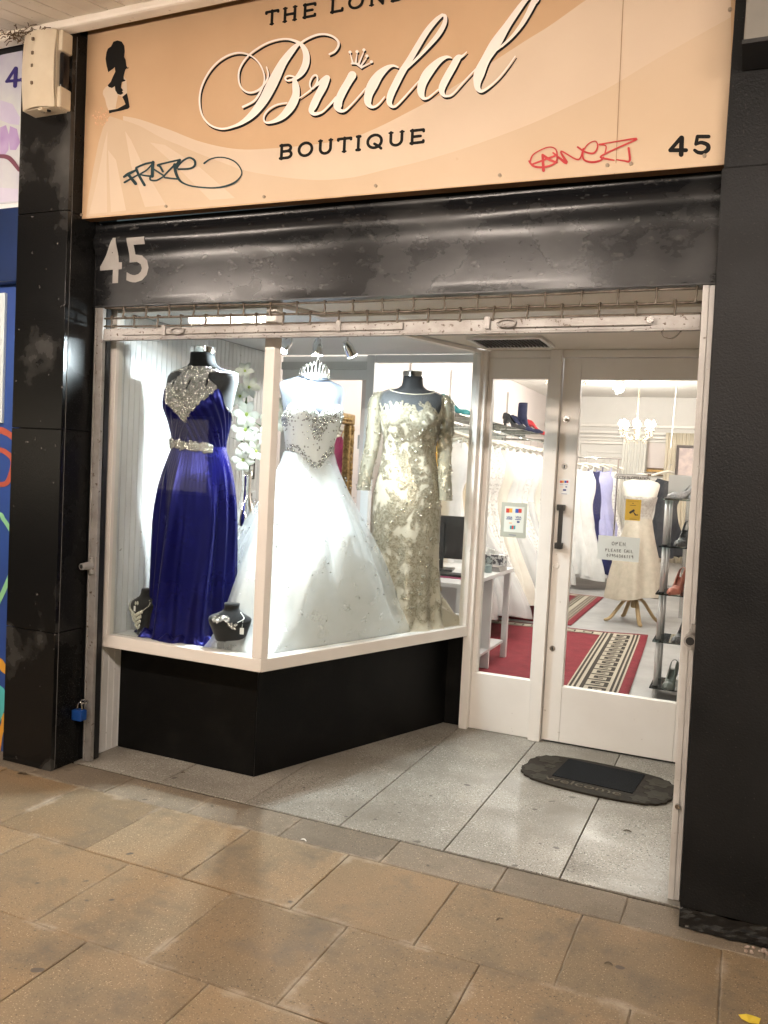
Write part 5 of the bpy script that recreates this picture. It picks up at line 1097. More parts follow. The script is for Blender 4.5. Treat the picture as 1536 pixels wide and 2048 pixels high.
def lily(mp, mt_, c_, d, s, rng):
    d = d.normalized(); u = d.cross(Vector((0, 0, 1))).normalized(); v = u.cross(d)
    for k in range(6):
        a = 2 * math.pi * k / 6 + rng.uniform(-.15, .15); rad = u * math.cos(a) + v * math.sin(a); sd = d.cross(rad).normalized()
        P = [(0, 0, .10), (.35, .30, .26), (.70, .46, .34), (1.0, .40, .20), (1.15, .28, .02)]; vs = []
        for r_, h_, w_ in P:
            cpt = c_ + rad * r_ * s + d * h_ * s; vs += [cpt + sd * w_ * s - d * .06 * s * (r_ > .3), cpt + d * .04 * s, cpt - sd * w_ * s - d * .06 * s * (r_ > .3)]
        mp.add(vs, [(3 * i + j, 3 * i + j + 1, 3 * i + j + 4, 3 * i + j + 3) for i in range(4) for j in range(2)])
    mt_.ball(c_ + d * .12 * s, .16 * s, 6, 4)
    for k in range(4): mt_.tube([c_ + d * .1 * s, c_ + d * .5 * s + (u * math.cos(k * 1.57) + v * math.sin(k * 1.57)) * .12 * s], .014 * s, 4)
for lb, pts, fl in (('stem of white lilies behind the blue gown', [(0, 0, .05), (.0, -.01, .38), (.01, -.01, .55), (.0, -.03, .72), (-.01, -.03, .88)], [(.93, (.4, -1, .5), .05), (.85, (.9, -.8, .1), .058), (.78, (-.1, -1, .2), .062), (.69, (.6, -1, .0), .070), (.60, (.3, -1, .0), .072), (.53, (.85, -.9, -.1), .062), (.46, (.2, -1, -.2), .064)]),
                    ('stem of white lilies leaning to the corner post', [(0, 0, .05), (.01, 0, .36), (.06, -.01, .48), (.13, -.02, .60), (.19, -.02, .70)], [(.74, (1, -.4, .3), .05), (.66, (1, -.8, 0), .058), (.58, (.8, -1, -.2), .055), (.50, (.5, -1, -.2), .055), (.68, (-.3, -1, .1), .045)])):
    t = thing('lily_stem', lb, 'flower', (VX, VY, ZF + .4745)); C = cat(pts, 6); MB().tube(C, .0045, 6).build('stem', GREEN, t, smooth=True); rb = random.Random(len(lb)); mp, mt_ = MB(), MB()
    for z, d, s in fl:
        base = min(C, key=lambda q: abs(q[2] - z)); d = Vector(d); c_ = Vector(base) + d.normalized() * .048
        if z > C[-1][2]: c_.z = z
        lily(mp, mt_, c_, d, s, rb)
    mp.build('petals', PETAL, t, smooth=True); mt_.build('throats', PIST, t, smooth=True)
    lf = MB()
    for k in range(5):
        c_ = Vector(C[int(len(C) * (.45 + .1 * k))]); d = Vector((rb.uniform(-1, 1), -.6, .5)).normalized(); sd = d.cross(Vector((0, 0, 1))).normalized(); lf.add([c_, c_ + d * .05 + sd * .012, c_ + d * .12 + Vector((0, 0, -.02)), c_ + d * .05 - sd * .012], [(0, 1, 2, 3)])
    lf.build('leaves', GREEN, t)

# ---- spotlights over the display
t = thing('spotlight_bar', 'chrome three head spotlight bar under the display ceiling', 'spotlight', (-2.075, 3.84, 2.2115), R(28))
MB().box(-.19, .19, -.025, .025, -.022, -.001).build('bar', CHROME, t, bevel=.004)
SPOTE = emis('spotlight_lens', (.90, .96, 1.0), 30)
for i, (x, tgt, en) in enumerate(((-.15, (-2.45, 3.40, 1.30), 8), (0, (-2.12, 3.90, 1.0), 5.5), (.15, (-1.76, 4.42, 1.3), 4.0))):
    wp = Matrix.Rotation(R(28), 3, 'Z') @ Vector((x, 0, -.02)) + Vector(t.location); d = (Vector(tgt) - wp); d.z *= .75; d.normalize(); dl = Matrix.Rotation(-R(28), 3, 'Z') @ d
    a = Vector((x, 0, -.024)); h_ = a + Vector((0, 0, -.062)); MB().tube([a, h_], .006, 8).build('stem', CHROME, t)
    hd = MB().tube([h_ - dl * .02, h_ + dl * .005, h_ + dl * .06], [.016, .026, .030], 18).build('head', CHROME, t, auto=35); e0 = h_ + dl * .0605
    MB().tube([e0, e0 + dl * .004], .027, 18).build('lens', SPOTE, hd)
    L = bpy.data.lights.new('spot', 'SPOT'); L.energy = en * 14; L.spot_size = R((150, 130, 110)[i]); L.spot_blend = .9; L.shadow_soft_size = .03; L.color = (.84, .94, 1.0)
    lo = bpy.data.objects.new('spot_beam', L); col.objects.link(lo); lo.parent = t; lo.location = e0 + dl * .012; lo.rotation_euler = dl.to_track_quat('-Z', 'Y').to_euler()

# ---- wall pieces by the display
MIRM = mat('mirror_glass', (.85, .85, .85), rough=.02, metal=1); GILT = mat('antique_gilt', (.16, .09, .03), (.36, .24, .09), scale=50, rough=.4, metal=.7, bump=1, bscale=90)
t = thing('gilt_mirror', 'ornate dark gilt framed mirror on the pink wall', 'mirror', (-2.982, 5.72, .62))
MB().box(.001, .02, -.30, .30, .08, 1.22).build('mirror_plate', MIRM, t)
for a in ((-.40, .40, 0, .085), (-.40, .40, 1.215, 1.30)): MB().box(.001, .05, *a).build('frame_rail', GILT, t, bevel=.012)
for a in ((-.40, -.305, .0855, 1.2145), (.305, .40, .0855, 1.2145)): MB().box(.001, .05, *a).build('frame_rail', GILT, t, bevel=.012)
o = MB(); rb = random.Random(1)
for i in range(150):
    e = rb.random(); y_, z_ = rb.choice(((-.36 + .72 * e, .04), (-.36 + .72 * e, 1.255), (-.352, .03 + 1.24 * e), (.352, .03 + 1.24 * e))); o.ball((.05, y_, z_), rb.uniform(.010, .022), 5, 4)
stuff(o.build('carved_ornament', GILT, t, smooth=True))
t = thing('framed_panel', 'small dark framed panel on the plank wall behind the vase', 'picture', (-2.905, 4.53, 1.40))
MB().box(.001, .008, -.05, .055, 0, .20).build('board', mat('grey_panel', (.30, .30, .30), rough=.4), t)
for a in ((-.055, .06, -.008, 0), (-.055, .06, .2005, .208), (-.055, -.0505, 0, .2), (.0555, .06, 0, .2)): MB().box(.001, .014, *a).build('frame', BLACK, t)
for r_ in range(2):
    for k in range(4): MB().box(.0085, .013, -.04 + k * .022, -.024 + k * .022, .03 + .09 * r_, .075 + .09 * r_).build('white_bar', cm['white'], t)
t = thing('thermostat', 'small white wall thermostat below the framed panel', 'thermostat', (-2.905, 4.56, 1.27)); MB().box(.001, .02, -.05, .05, 0, .05).build('case', PAINT2, t, bevel=.004); MB().box(.0205, .022, -.03, .0, .015, .035).build('screen', mat('lcd_grey', (.2, .21, .2), rough=.3), t)

# ================================================================== SHOP INTERIOR
def cloth(name, c, c2, rough=.55, bump=.25): return mat(name, c, c2, scale=7, rough=rough, sheen=.2, bump=bump, bscale=16)
GW = cloth('white_gown_satin', (.76, .76, .75), (.67, .67, .66)); GI = cloth('ivory_gown', (.78, .75, .67), (.72, .68, .60)); GC = cloth('cream_gown', (.62, .53, .38), (.55, .46, .32)); GN = cloth('navy_gown', (.012, .016, .10), (.010, .012, .07), .35)
GLl = cloth('lilac_gown', (.42, .42, .66), (.36, .36, .6)); GP = cloth('magenta_gown', (.38, .02, .13), (.28, .012, .09), .35); GY = cloth('yellow_gown', (.72, .48, .07), (.62, .40, .05), .35); GLACE = mat('white_lace', (.80, .78, .75), (.50, .48, .45), scale=45, rough=.6, bump=.8, bscale=60, lo=.5, hi=.62)
TUL2 = sheer_mat('rail_tulle', (.80, .80, .80), .45)
HANG = mat('padded_hanger', (.74, .70, .62), (.68, .63, .54), scale=20, rough=.6)
def hung_gown(label, x, y, ztop, L, mt, seed, wt=.19, wh=.30, rz=0, tulle=False, lean=.0, strap=True, group='gowns on the long rail'):
    rng = random.Random(seed); P = [rng.uniform(0, 6.28) for _ in range(6)]; t = thing('hanging_gown', label, 'gown', (x, y, ztop - L), rz, group)
    def fn(u, v):
        th = 2 * math.pi * u; z = L * v - .10 * v; f = v
        w_ = wh + (.125 - wh) * sstep(0, .68, f) + (wt - .125) * sstep(.68, .86, f) - (wt * .35) * sstep(.93, 1, f); d = .17 + (.07 - .17) * sstep(0, .65, f) - .03 * sstep(.86, 1, f)
        k = 1 + (1 - sstep(.1, .75, f)) * (.18 * math.sin(7 * th + P[0]) + .12 * math.sin(13 * th + P[1] + 2 * f)) + .02 * math.sin(5 * th + 20 * f + P[2])
        return (w_ * k * math.sin(th) + lean * (1 - f) ** 1.5, -d * k * math.cos(th), z + (.02 * math.sin(3 * th + P[3]) if v == 0 else 0) + (.03 * abs(math.sin(th)) if v > .99 else 0))
    MB().grid(fn, 44, 26, wrap=True).build('dress', mt, t, smooth=True)
    if tulle: MB().grid(lambda u, v: Vector(fn(u, v * .66)) * 1 + Vector((.05 * math.sin(2 * math.pi * u) * (1 - v) + .0, -.05 * math.cos(2 * math.pi * u) * (1 - v), 0)), 48, 16, wrap=True).build('tulle_layer', TUL2, t, smooth=True)
    if strap:
        for s in (-1, 1): MB().tube(cat([(s * .10, -.03, L - .12), (s * .11, -.02, L - .05), (s * .12, .0, L - .012)], 4), .008, 5, flat=.4).build('strap', mt, t)
    h_ = MB(); h_.tube(cat([(-.20, 0, L - .045), (-.11, 0, L - .012), (0, 0, L + .012), (.11, 0, L - .012), (.20, 0, L - .045)], 5), [.014] * 21, 8); h_.build('hanger', HANG, t, smooth=True)
    MB().tube(cat([(0, 0, L + .02), (0, 0, L + .07), (.02, 0, L + .098), (.035, 0, L + .08)], 5), .003, 6).build('hook', CHROME, t)
    return t
# rails and shelf
t = thing('gown_rail', 'long chrome rail on wall brackets full of white gowns', 'rail')
MB().tube([(-2.42, 6.45, 1.935), (-2.42, 10.75, 1.935)], .013, 10).build('bar', CHROME, t, smooth=True)
for y in (6.5, 7.45, 8.5, 9.55, 10.6): MB().box(-2.98, -2.405, y - .006, y + .006, 1.95, 1.975).build('bracket', STEEL, t)
for i, y in enumerate((7.35, 8.5, 9.6, 10.75)):
    z1 = 2.58; tag(MB().box(-2.982, -2.965, y - .014, y + .014, .3, z1).build('upright_strip', STEEL), ['slotted upright nearest the window display', 'slotted upright above the cream gowns', 'slotted upright left of the navy shoes', 'slotted upright behind the red shoe'][i], 'upright', 'slotted wall uprights')
t = thing('wall_shelf', 'glass shelf above the gown rail holding court shoes', 'shelf')
MB().box(-2.96, -2.35, 6.6, 10.7, 2.005, 2.013).build('glass', GLASS2, t)
for y in (7.35, 8.5, 9.6): MB().box(-2.96, -2.36, y - .005, y + .005, 1.98, 2.004).build('bracket', STEEL, t)
gl_ = [
 ('magenta gown half hidden behind the lace gown', -2.56, 6.56, GP, .16, .15, False, 0), ('yellow gown beside the magenta one', -2.50, 6.66, GY, .16, .17, False, .02),
 ('white gown with a narrow skirt next to the yellow gown', -2.36, 6.80, GW, .20, .23, False, .04), ('cream beaded gown seen behind the lace gown sleeve', -2.40, 6.98, GC, .20, .24, False, .05), ('second cream gown close to the bay window post', -2.40, 7.12, GC, .20, .22, False, .03),
 ('ivory gown at the near end of the sidelight view', -2.42, 7.32, GI, .20, .30, True, .04), ('white ruffled gown with a wide tulle skirt', -2.42, 7.55, GW, .20, .40, True, .16), ('white lace gown with layered bodice', -2.42, 7.82, GLACE, .20, .34, False, .12), ('second white lace gown on the rail', -2.42, 8.08, GLACE, .20, .30, False, .10),
 ('ivory satin gown with a plain skirt', -2.40, 8.35, GI, .20, .32, False, .12), ('full white gown with frothy tulle hem', -2.40, 8.62, GW, .20, .42, True, .20), ('smooth white satin gown in mid rail', -2.40, 8.92, GW, .20, .34, False, .14), ('white gown with beaded lace top', -2.40, 9.2, GLACE, .20, .34, False, .14),
 ('white gown behind the card notice', -2.40, 9.5, GW, .20, .34, True, .14), ('ivory gown near the far end of the long rail', -2.40, 9.8, GI, .20, .30, False, .12), ('last white gown of the long rail', -2.40, 10.15, GLACE, .20, .32, False, .14), ('far white gown beyond the lace ones', -2.40, 10.45, GW, .20, .32, False, .14)]
for i, (lb, x, y, mt, wt, wh, tu, ln) in enumerate(gl_):
    hung_gown(lb, x, y, 1.83, 1.62 if i > 4 else 1.36, mt, 100 + i, wt, wh, R(random.Random(i).uniform(-9, 9)), tu, ln)
t = thing('clothes_stand', 'chrome freestanding gown rail in front of the back door', 'rail')
MB().tube([(-2.75, 11.75, 1.80), (-1.62, 11.75, 1.80)], .014, 10).build('bar', CHROME, t, smooth=True)
for x in (-2.72, -1.66): MB().tube([(x, 11.75, .03), (x, 11.75, 1.80)], .014, 10).box(x - .02, x + .02, 11.45, 12.05, .004, .03).build('upright', CHROME, t)
for i, (lb, x, y, mt, wh, ln, L) in enumerate((('white gown at the left end of the freestanding rail', -2.22, 11.55, GW, .30, .10, 1.5), ('sheer white gown next to the navy one', -2.08, 11.62, GW, .28, .10, 1.55), ('long navy gown on the freestanding rail', -1.96, 11.72, GN, .17, .22, 1.5), ('lilac gown right of the navy gown', -1.86, 11.80, GLl, .20, .14, 1.2), ('white lace gown behind the lilac gown', -1.80, 11.92, GLACE, .24, .06, 1.25))):
    hung_gown(lb, x, y, 1.70, L, mt, 300 + i, .16, wh, R(40 if i in (2, 3) else 20), False, ln, group='gowns on the freestanding rail')

# back wall
t = thing('back_wall', 'cream back wall with cornice mouldings and panelled door', 'wall')
BW = mat('cream_wall', (.72, .69, .65), (.69, .66, .62), scale=2, rough=.7)
MB().box(-2.98, .30, 13.0, 13.1, 0, 2.75).build('plaster', BW, t)
for z0, z1, d in ((2.30, 2.34, .05), (2.20, 2.235, .06), (2.14, 2.175, .045), (2.09, 2.115, .03)): MB().box(-2.97, .29, 13.0 - d, 12.9995, z0, z1).build('moulding', PAINT, t, bevel=.008)
t = thing('back_door', 'cream panelled door in the back wall', 'door', (-1.98, 12.998, 0))
MB().box(-.42, .42, -.03, -.001, .005, 2.03).build('leaf', BW, t, bevel=.004)
for a in ((-.33, .33, 1.06, 1.93), (-.33, .33, .15, .92)):
    for c_ in ((a[0], a[1], a[2], a[2] + .025), (a[0], a[1], a[3] - .025, a[3]), (a[0], a[0] + .025, a[2] + .0255, a[3] - .0255), (a[1] - .025, a[1], a[2] + .0255, a[3] - .0255)): MB().box(c_[0], c_[1], -.042, -.0305, c_[2], c_[3]).build('panel_moulding', BW, t, bevel=.004)
MB().box(.36, .40, -.045, -.0305, .95, 1.1).tube([(.38, -.045, 1.04), (.38, -.07, 1.04), (.30, -.075, 1.04)], .008, 8).build('handle', STEEL, t)
for a in ((-.50, -.425, 0, 2.04), (.425, .50, 0, 2.04), (-.5, .5, 2.0405, 2.085)): MB().box(a[0], a[1], -.035, -.001, a[2], a[3]).build('architrave', PAINT, t, bevel=.005)
def curtain(label, x0, x1, y, z0, z1, mt, nf, nm='curtain', catg='curtain'):
    m = MB().grid(lambda u, v: (x0 + (x1 - x0) * u + .006 * math.sin(9 * v), y - .02 * math.sin(2 * math.pi * nf * u) * (.5 + .5 * (1 - v)) - .008 * math.sin(2 * math.pi * nf * 2.3 * u + 1), z0 + (z1 - z0) * v), nf * 14, 10)
    return tag(m.build(nm, mt, smooth=True, solid=.003), label, catg)
VOI = sheer_mat('cream_voile', (.84, .76, .62), .85)
curtain('gathered cream curtain on the far right wall', -1.17, -.74, 12.86, .35, 2.23, VOI, 7)
curtain('long white veil hanging behind the tripod mannequin', -1.75, -1.42, 12.7, .5, 2.19, sheer_mat('white_veil', (.86, .84, .79), .88), 6, 'veil', 'veil')
tag(MB().box(-1.42, -.8, 12.985, 12.9985, 1.70, 2.08).build('wall_panel', PINKW), 'pink wall panel between the veil and the curtain', 'panel')
t = thing('dado_rail', 'narrow gilt dado rail on the back wall', 'rail'); MB().box(-1.42, -.2, 12.95, 12.999, 1.655, 1.69).build('rail', mat('gilt_rail', (.62, .36, .10), (.5, .28, .07), rough=.4), t, bevel=.004); MB().box(-1.42, -.2, 12.955, 12.999, 1.60, 1.6195).box(-1.42, -.2, 12.955, 12.999, 1.7, 1.715).build('edge_bead', mat('dark_gilt', (.14, .08, .03), rough=.5), t)
t = thing('picture_frame', 'dark framed wedding picture at the right of the shop', 'picture', (-.62, 9.9, 1.53), R(0))
for a in ((-.16, .16, 0, .03), (-.16, .16, .37, .40), (-.16, -.13, .0305, .3695), (.13, .16, .0305, .3695)): MB().box(a[0], a[1], 0, .025, a[2], a[3]).build('frame', mat('dark_wood_frame', (.05, .03, .025), rough=.4), t, bevel=.003)
MB().box(-.13, .13, .01, .02, .0305, .3695).build('print', mat('pale_print', (.62, .50, .45), (.42, .33, .32), scale=14, rough=.5), t)
MB().box(-.02, .02, .021, .04, -1.53, .2).build('stand', STEEL, t)
hung_gown('dark grey jacket hanging behind the tripod mannequin', -.86, 10.1, 1.62, .95, mat('charcoal_wool', (.03, .032, .04), (.045, .048, .055), scale=30, rough=.8), 555, .20, .20, R(30), False, 0, False, 'jackets')

# mannequin on tripod with gold dress
MX, MY = -1.055, 9.25
t = thing('tripod_mannequin', 'white dress form on a beech tripod stand', 'dress form', (MX, MY, .002), R(8)); b = Body([(a - .0 if a > 1 else a, x, y, c_) for a, x, y, c_ in FORM], BUST)
WJ = mat('ivory_jersey', (.72, .68, .60), (.68, .64, .56), rough=.7); m = MB(); off = .16
surf(m, b, -math.pi, math.pi, .62, 1.43, 40, 44, wrap=True); m.v = [(p[0] * 1.08, p[1] * 1.08, p[2] + off) for p in m.v]; m.f.append(tuple(range(len(m.v) - 40, len(m.v)))); m.build('torso', WJ, t, smooth=True)
BEECH = mat('beech_wood', (.42, .30, .15), (.34, .23, .11), scale=6, rough=.4, stretch=(1, 1, .2))
MB().lathe([(.022, .16), (.03, .18), (.022, .24), (.02, .8)], 16).build('pole', BEECH, t, smooth=True)
for k, a in enumerate((R(-75), R(-160), R(20), R(110))):
    c_, s_ = math.cos(a), math.sin(a); MB().tube(cat([(c_ * .02, s_ * .02, .26), (c_ * .10, s_ * .10, .235), (c_ * .18, s_ * .18, .13), (c_ * .25, s_ * .25, .04), (c_ * .31, s_ * .31, .018)], 5), [.024] * 18 + [.022, .018, .014], 8, flat=.75).build('leg', BEECH, t, smooth=True)
t = thing('gold_dress', 'strapless champagne gold cocktail dress on the tripod mannequin', 'dress', (MX, MY, .002), R(8))
GD = mat('gold_lame', (.54, .48, .39), (.46, .41, .33), scale=18, rough=.42, metal=.15, bump=.3, bscale=60); rb = random.Random(41); PD = [rb.uniform(0, 6.28) for _ in range(4)]
SKD = Body([(.28, .285, .26, 0), (.5, .25, .22, 0), (.8, .19, .16, 0), (1.0, .15, .12, 0), (1.12, .126, .10, 0)], None, lambda th, z: sstep(1.1, .5, z) * (.020 * math.sin(6 * th + PD[0]) + .012 * math.sin(10 * th + PD[1])))
m = MB(); surf(m, SKD, -math.pi, math.pi, lambda th: .28 + .03 * math.sin(th * 2), 1.125, 110, 30, off=.004, wrap=True); m.build('skirt', GD, t, smooth=True)
m = MB(); surf(m, Body(FORM, BUST), -math.pi, math.pi, .955, 1.185, 60, 20, off=.009, wrap=True); m.v = [(p[0] * 1.08, p[1] * 1.08, p[2] + off) for p in m.v]; m.build('bodice', mat('silver_lace_cloth', (.42, .38, .33), (.60, .57, .52), scale=40, rough=.45, metal=.2, bump=.8, bscale=60), t, smooth=True)

SATST = mat('satin_steel', (.66, .65, .64), rough=.35, metal=.35)
# shoes
def shoe(label, loc, rz, mt, L=.23, heel=.085, style='pump', pitch=0, sc=1.0, group=None):
    t = thing('shoe', label, 'shoe', loc, rz, group); t.rotation_euler = (pitch, 0, rz); t.scale = (sc, sc, sc)
    def sec(f):      # f 0 heel .. 1 toe : (x along, floor height, half width, height)
        x = L * f; zf = heel * (1 - sstep(.12, .68, f)) + .004; w_ = .027 + .010 * math.exp(-((f - .7) / .2) ** 2) - .030 * max(0, f - .78) / .22; hh = .055 - .025 * sstep(.1, .45, f) + .004 * sstep(.5, .7, f) - .02 * sstep(.8, 1, f)
        if style == 'boot': hh += .13 * (1 - sstep(.25, .42, f))
        return x, zf, max(.006, w_), max(.010, hh)
    def fn(u, v):
        x, zf, w_, hh = sec(v); a = 2 * math.pi * u; s_ = math.sin(a); return (w_ * math.cos(a) * (1 if s_ < .3 else .86), -x + L / 2, zf + (hh if s_ > 0 else .004) * (abs(s_) ** .6) * (1 if s_ > 0 else -1) * (1) + .004)
    opening = (lambda u, v: v > .06 and v < .52 and abs(u - .25) < .11) if style != 'boot' else (lambda u, v: False)
    MB().grid(fn, 20, 26, wrap=True, skip=opening).build('upper', mt, t, smooth=True, solid=.003)
    MB().prism([(-.020, L / 2 - .004), (.020, L / 2 - .004), (.018, L / 2 - .045), (-.018, L / 2 - .045)], heel * .62, heel + .006).prism([(-.008, L / 2 - .004), (.008, L / 2 - .004), (.007, L / 2 - .022), (-.007, L / 2 - .022)], 0, heel * .63).build('heel', mt, t, bevel=.003)
    if style == 'boot': MB().grid(lambda u, v: (.034 * math.cos(2 * math.pi * u), L / 2 - .045 + .040 * math.sin(2 * math.pi * u), heel + .03 + .17 * v), 18, 6, wrap=True).build('shaft', mt, t, smooth=True, solid=.003)
    return t
SN = mat('navy_suede', (.012, .014, .045), (.018, .02, .055), scale=30, rough=.8); SR = mat('red_satin', (.42, .012, .02), rough=.35); SK = mat('black_satin_shoe', (.012, .012, .014), rough=.4); SG = mat('silver_glitter', (.30, .30, .31), (.52, .52, .53), scale=110, rough=.4, metal=.5, bump=.6, bscale=150); SPk = mat('coral_shoe', (.52, .20, .14), (.42, .15, .10), scale=30, rough=.5); SB = mat('dark_lace_shoe', (.03, .03, .03), (.14, .14, .14), scale=80, rough=.5); STl = mat('teal_shoe', (.02, .20, .22), rough=.5); SGr = mat('grey_green_shoe', (.14, .16, .14), (.2, .22, .2), scale=20, rough=.3)
zs = 2.0135
for lb, y, mt, rz, st in (('black court shoe at the back of the glass shelf', 9.25, SK, 65, 'pump'), ('navy court shoe with a silver clasp', 9.62, SN, 75, 'pump'), ('tall navy shoe standing on its toe', 9.98, SN, 95, 'boot'), ('red court shoe at the shelf end', 10.42, SR, 120, 'pump'), ('teal shoe by the bay window post', 7.22, STl, 80, 'pump')):
    shoe(lb, (-2.46, y, zs), R(rz), mt, .25, .09, st, 0, 1.25)
t = thing('shoe_tower', 'chrome and glass shoe tower just inside the door', 'shelf unit', (-.36, 6.22, .0))
zt = [.075, .40, .73, 1.06, 1.385]
for z in zt: MB().box(-.19, .32, -.16, .20, z, z + .010).build('glass_shelf', mat('smoked_glass_edge', (.02, .025, .025), rough=.15, spec=.6) if z == zt[0] else SHG if 'SHG' in globals() else (globals().__setitem__('SHG', glass_mat('dark_shelf_glass', (.35, .42, .42), 1.6)) or SHG), t)
for x, y in ((-.155, -.12), (.28, -.12), (-.155, .16), (.28, .16)):
    for a, b_ in zip([.004] + [z + .0105 for z in zt], [z - .0005 for z in zt] + [None]):
        if b_: MB().tube([(x, y, a), (x, y, b_)], .0155, 12).build('post', SATST, t, smooth=True)
for z in zt: MB().tube([(-.155, -.12, z + .0105), (-.155, -.12, z + .018)], .021, 12).build('collar', BLACK, t)
tag(MB().box(-.30, .20, 6.44, 6.446, .004, 1.60).build('display_board', mat('pale_grey_board', (.50, .49, .48), (.46, .45, .44), rough=.6)), 'pale grey board behind the shoe tower', 'board')
tag(MB().box(-.52, -.2, 6.15, 6.155, 1.3965, 1.56).build('acrylic_card', mat('pale_card', (.74, .73, .71), (.70, .69, .67), rough=.5)), 'white card standing on the top glass shelf', 'card')
for lb, x, z, mt, rz in (('silver glitter court shoe on the top glass shelf', -.40, zt[4], SG, -60), ('black lace shoe on the second glass shelf', -.40, zt[3], SB, -12), ('coral strappy shoe on the middle glass shelf', -.42, zt[2], SPk, -15), ('brown mesh shoe on the fourth glass shelf', -.37, zt[1], SB, -18), ('grey green shoe on the lowest glass shelf', -.42, zt[0], SGr, -8)):
    shoe(lb, (x, 6.12, z + .0105), R(rz), mt, .23, .09, 'pump', 0, 1.15, 'shoes on the glass tower')
    shoe(lb.replace('shoe on', 'shoe behind its partner on'), (x + .13, 6.14, z + .0105), R(rz + 6), mt, .23, .09, 'pump', 0, 1.15, 'shoes on the glass tower')

# desk
t = thing('desk', 'white sales desk behind the bay window', 'desk', (-2.09, 6.10, 0))
DK = mat('white_laminate', (.66, .66, .66), (.62, .62, .62), rough=.4)
MB().box(-.36, .36, -.66, .66, .715, .745).build('top', DK, t, bevel=.003)
for x, y in ((.30, -.62), (.30, .60), (-.34, -.62), (-.34, .60)): MB().box(x, x + .045, y - .02, y + .03, .004, .7145).build('leg', DK, t, bevel=.002)
MB().box(.20, .335, .12, .15, .004, .7145).build('end_panel', DK, t, bevel=.002)
MB().box(-.33, .33, -.55, .55, .14, .16).build('low_shelf', DK, t); MB().box(-.33, .1, .50, .52, .18, .7).build('modesty_panel', DK, t)
t = thing('monitor', 'black computer monitor on the sales desk', 'monitor', (-2.18, 6.14, .746), R(12))
MB().box(-.24, .24, -.03, .0, .09, .42).build('screen', BLACK, t, bevel=.006); MB().box(-.05, .05, -.055, -.031, .0, .36).build('stand', BLACK, t, bevel=.004); MB().box(-.13, .13, -.12, .08, .0, .014).build('base', BLACK, t, bevel=.004); MB().tube([(0, -.0555, .12), (0, -.057, .12)], .012, 12).build('badge', STEEL, t)
t = thing('keyboard', 'black keyboard on a red cloth on the sales desk', 'keyboard', (-2.0, 5.80, .7475)); MB().box(-.22, .22, -.07, .07, .004, .02).build('case', BLACK, t, bevel=.004); MB().box(-.26, .25, -.12, .12, 0, .0035).build('cloth', GP, t)
t = thing('tissue_box', 'black and white patterned tissue box on the sales desk', 'box', (-1.86, 6.55, .746)); MB().box(-.11, .11, -.06, .06, 0, .115).build('carton', mat('patterned_card', (.65, .65, .64), (.08, .08, .09), scale=38, rough=.5, lo=.5, hi=.54), t, bevel=.002)
MB().grid(lambda u, v: (-.05 + .1 * u, .02 * math.sin(6 * u), .1155 + .05 * v * (1 - .5 * u)), 8, 4).build('tissue', cm['white'], t, solid=.002)
t = thing('magazine_pile', 'low pile of magazines under the sanitiser bottle', 'magazines', (-1.84, 6.47, .746))
for k in range(5): MB().box(-.13 + .006 * k, .11 - .004 * k, -.13, .05, .0075 * k, .0075 * k + .0068).build('magazine', mat('magazine_cover', (.52 - .06 * k, .50 - .06 * k, .48 - .05 * k), (.3, .28, .26), scale=12, rough=.4), t)
for c_ in (): pass
t = thing('pump_bottle', 'clear sanitiser pump bottle on the desk corner', 'bottle', (-1.80, 6.24, .7458)); MB().lathe([(.028, 0), (.030, .004), (.030, .10), (.012, .118), (.012, .13)], 18).build('body', glass_mat('clear_plastic', (.80, .86, .86), 1.5), t, smooth=True); MB().lathe([(.026, .003), (.026, .06)], 16).build('liquid', mat('clear_gel', (.6, .66, .66), rough=.2), t); MB().lathe([(.014, .1305), (.014, .15), (.005, .152), (.005, .17)], 12).box(-.008, .04, -.008, .008, .17, .182).build('pump', cm['white'], t)

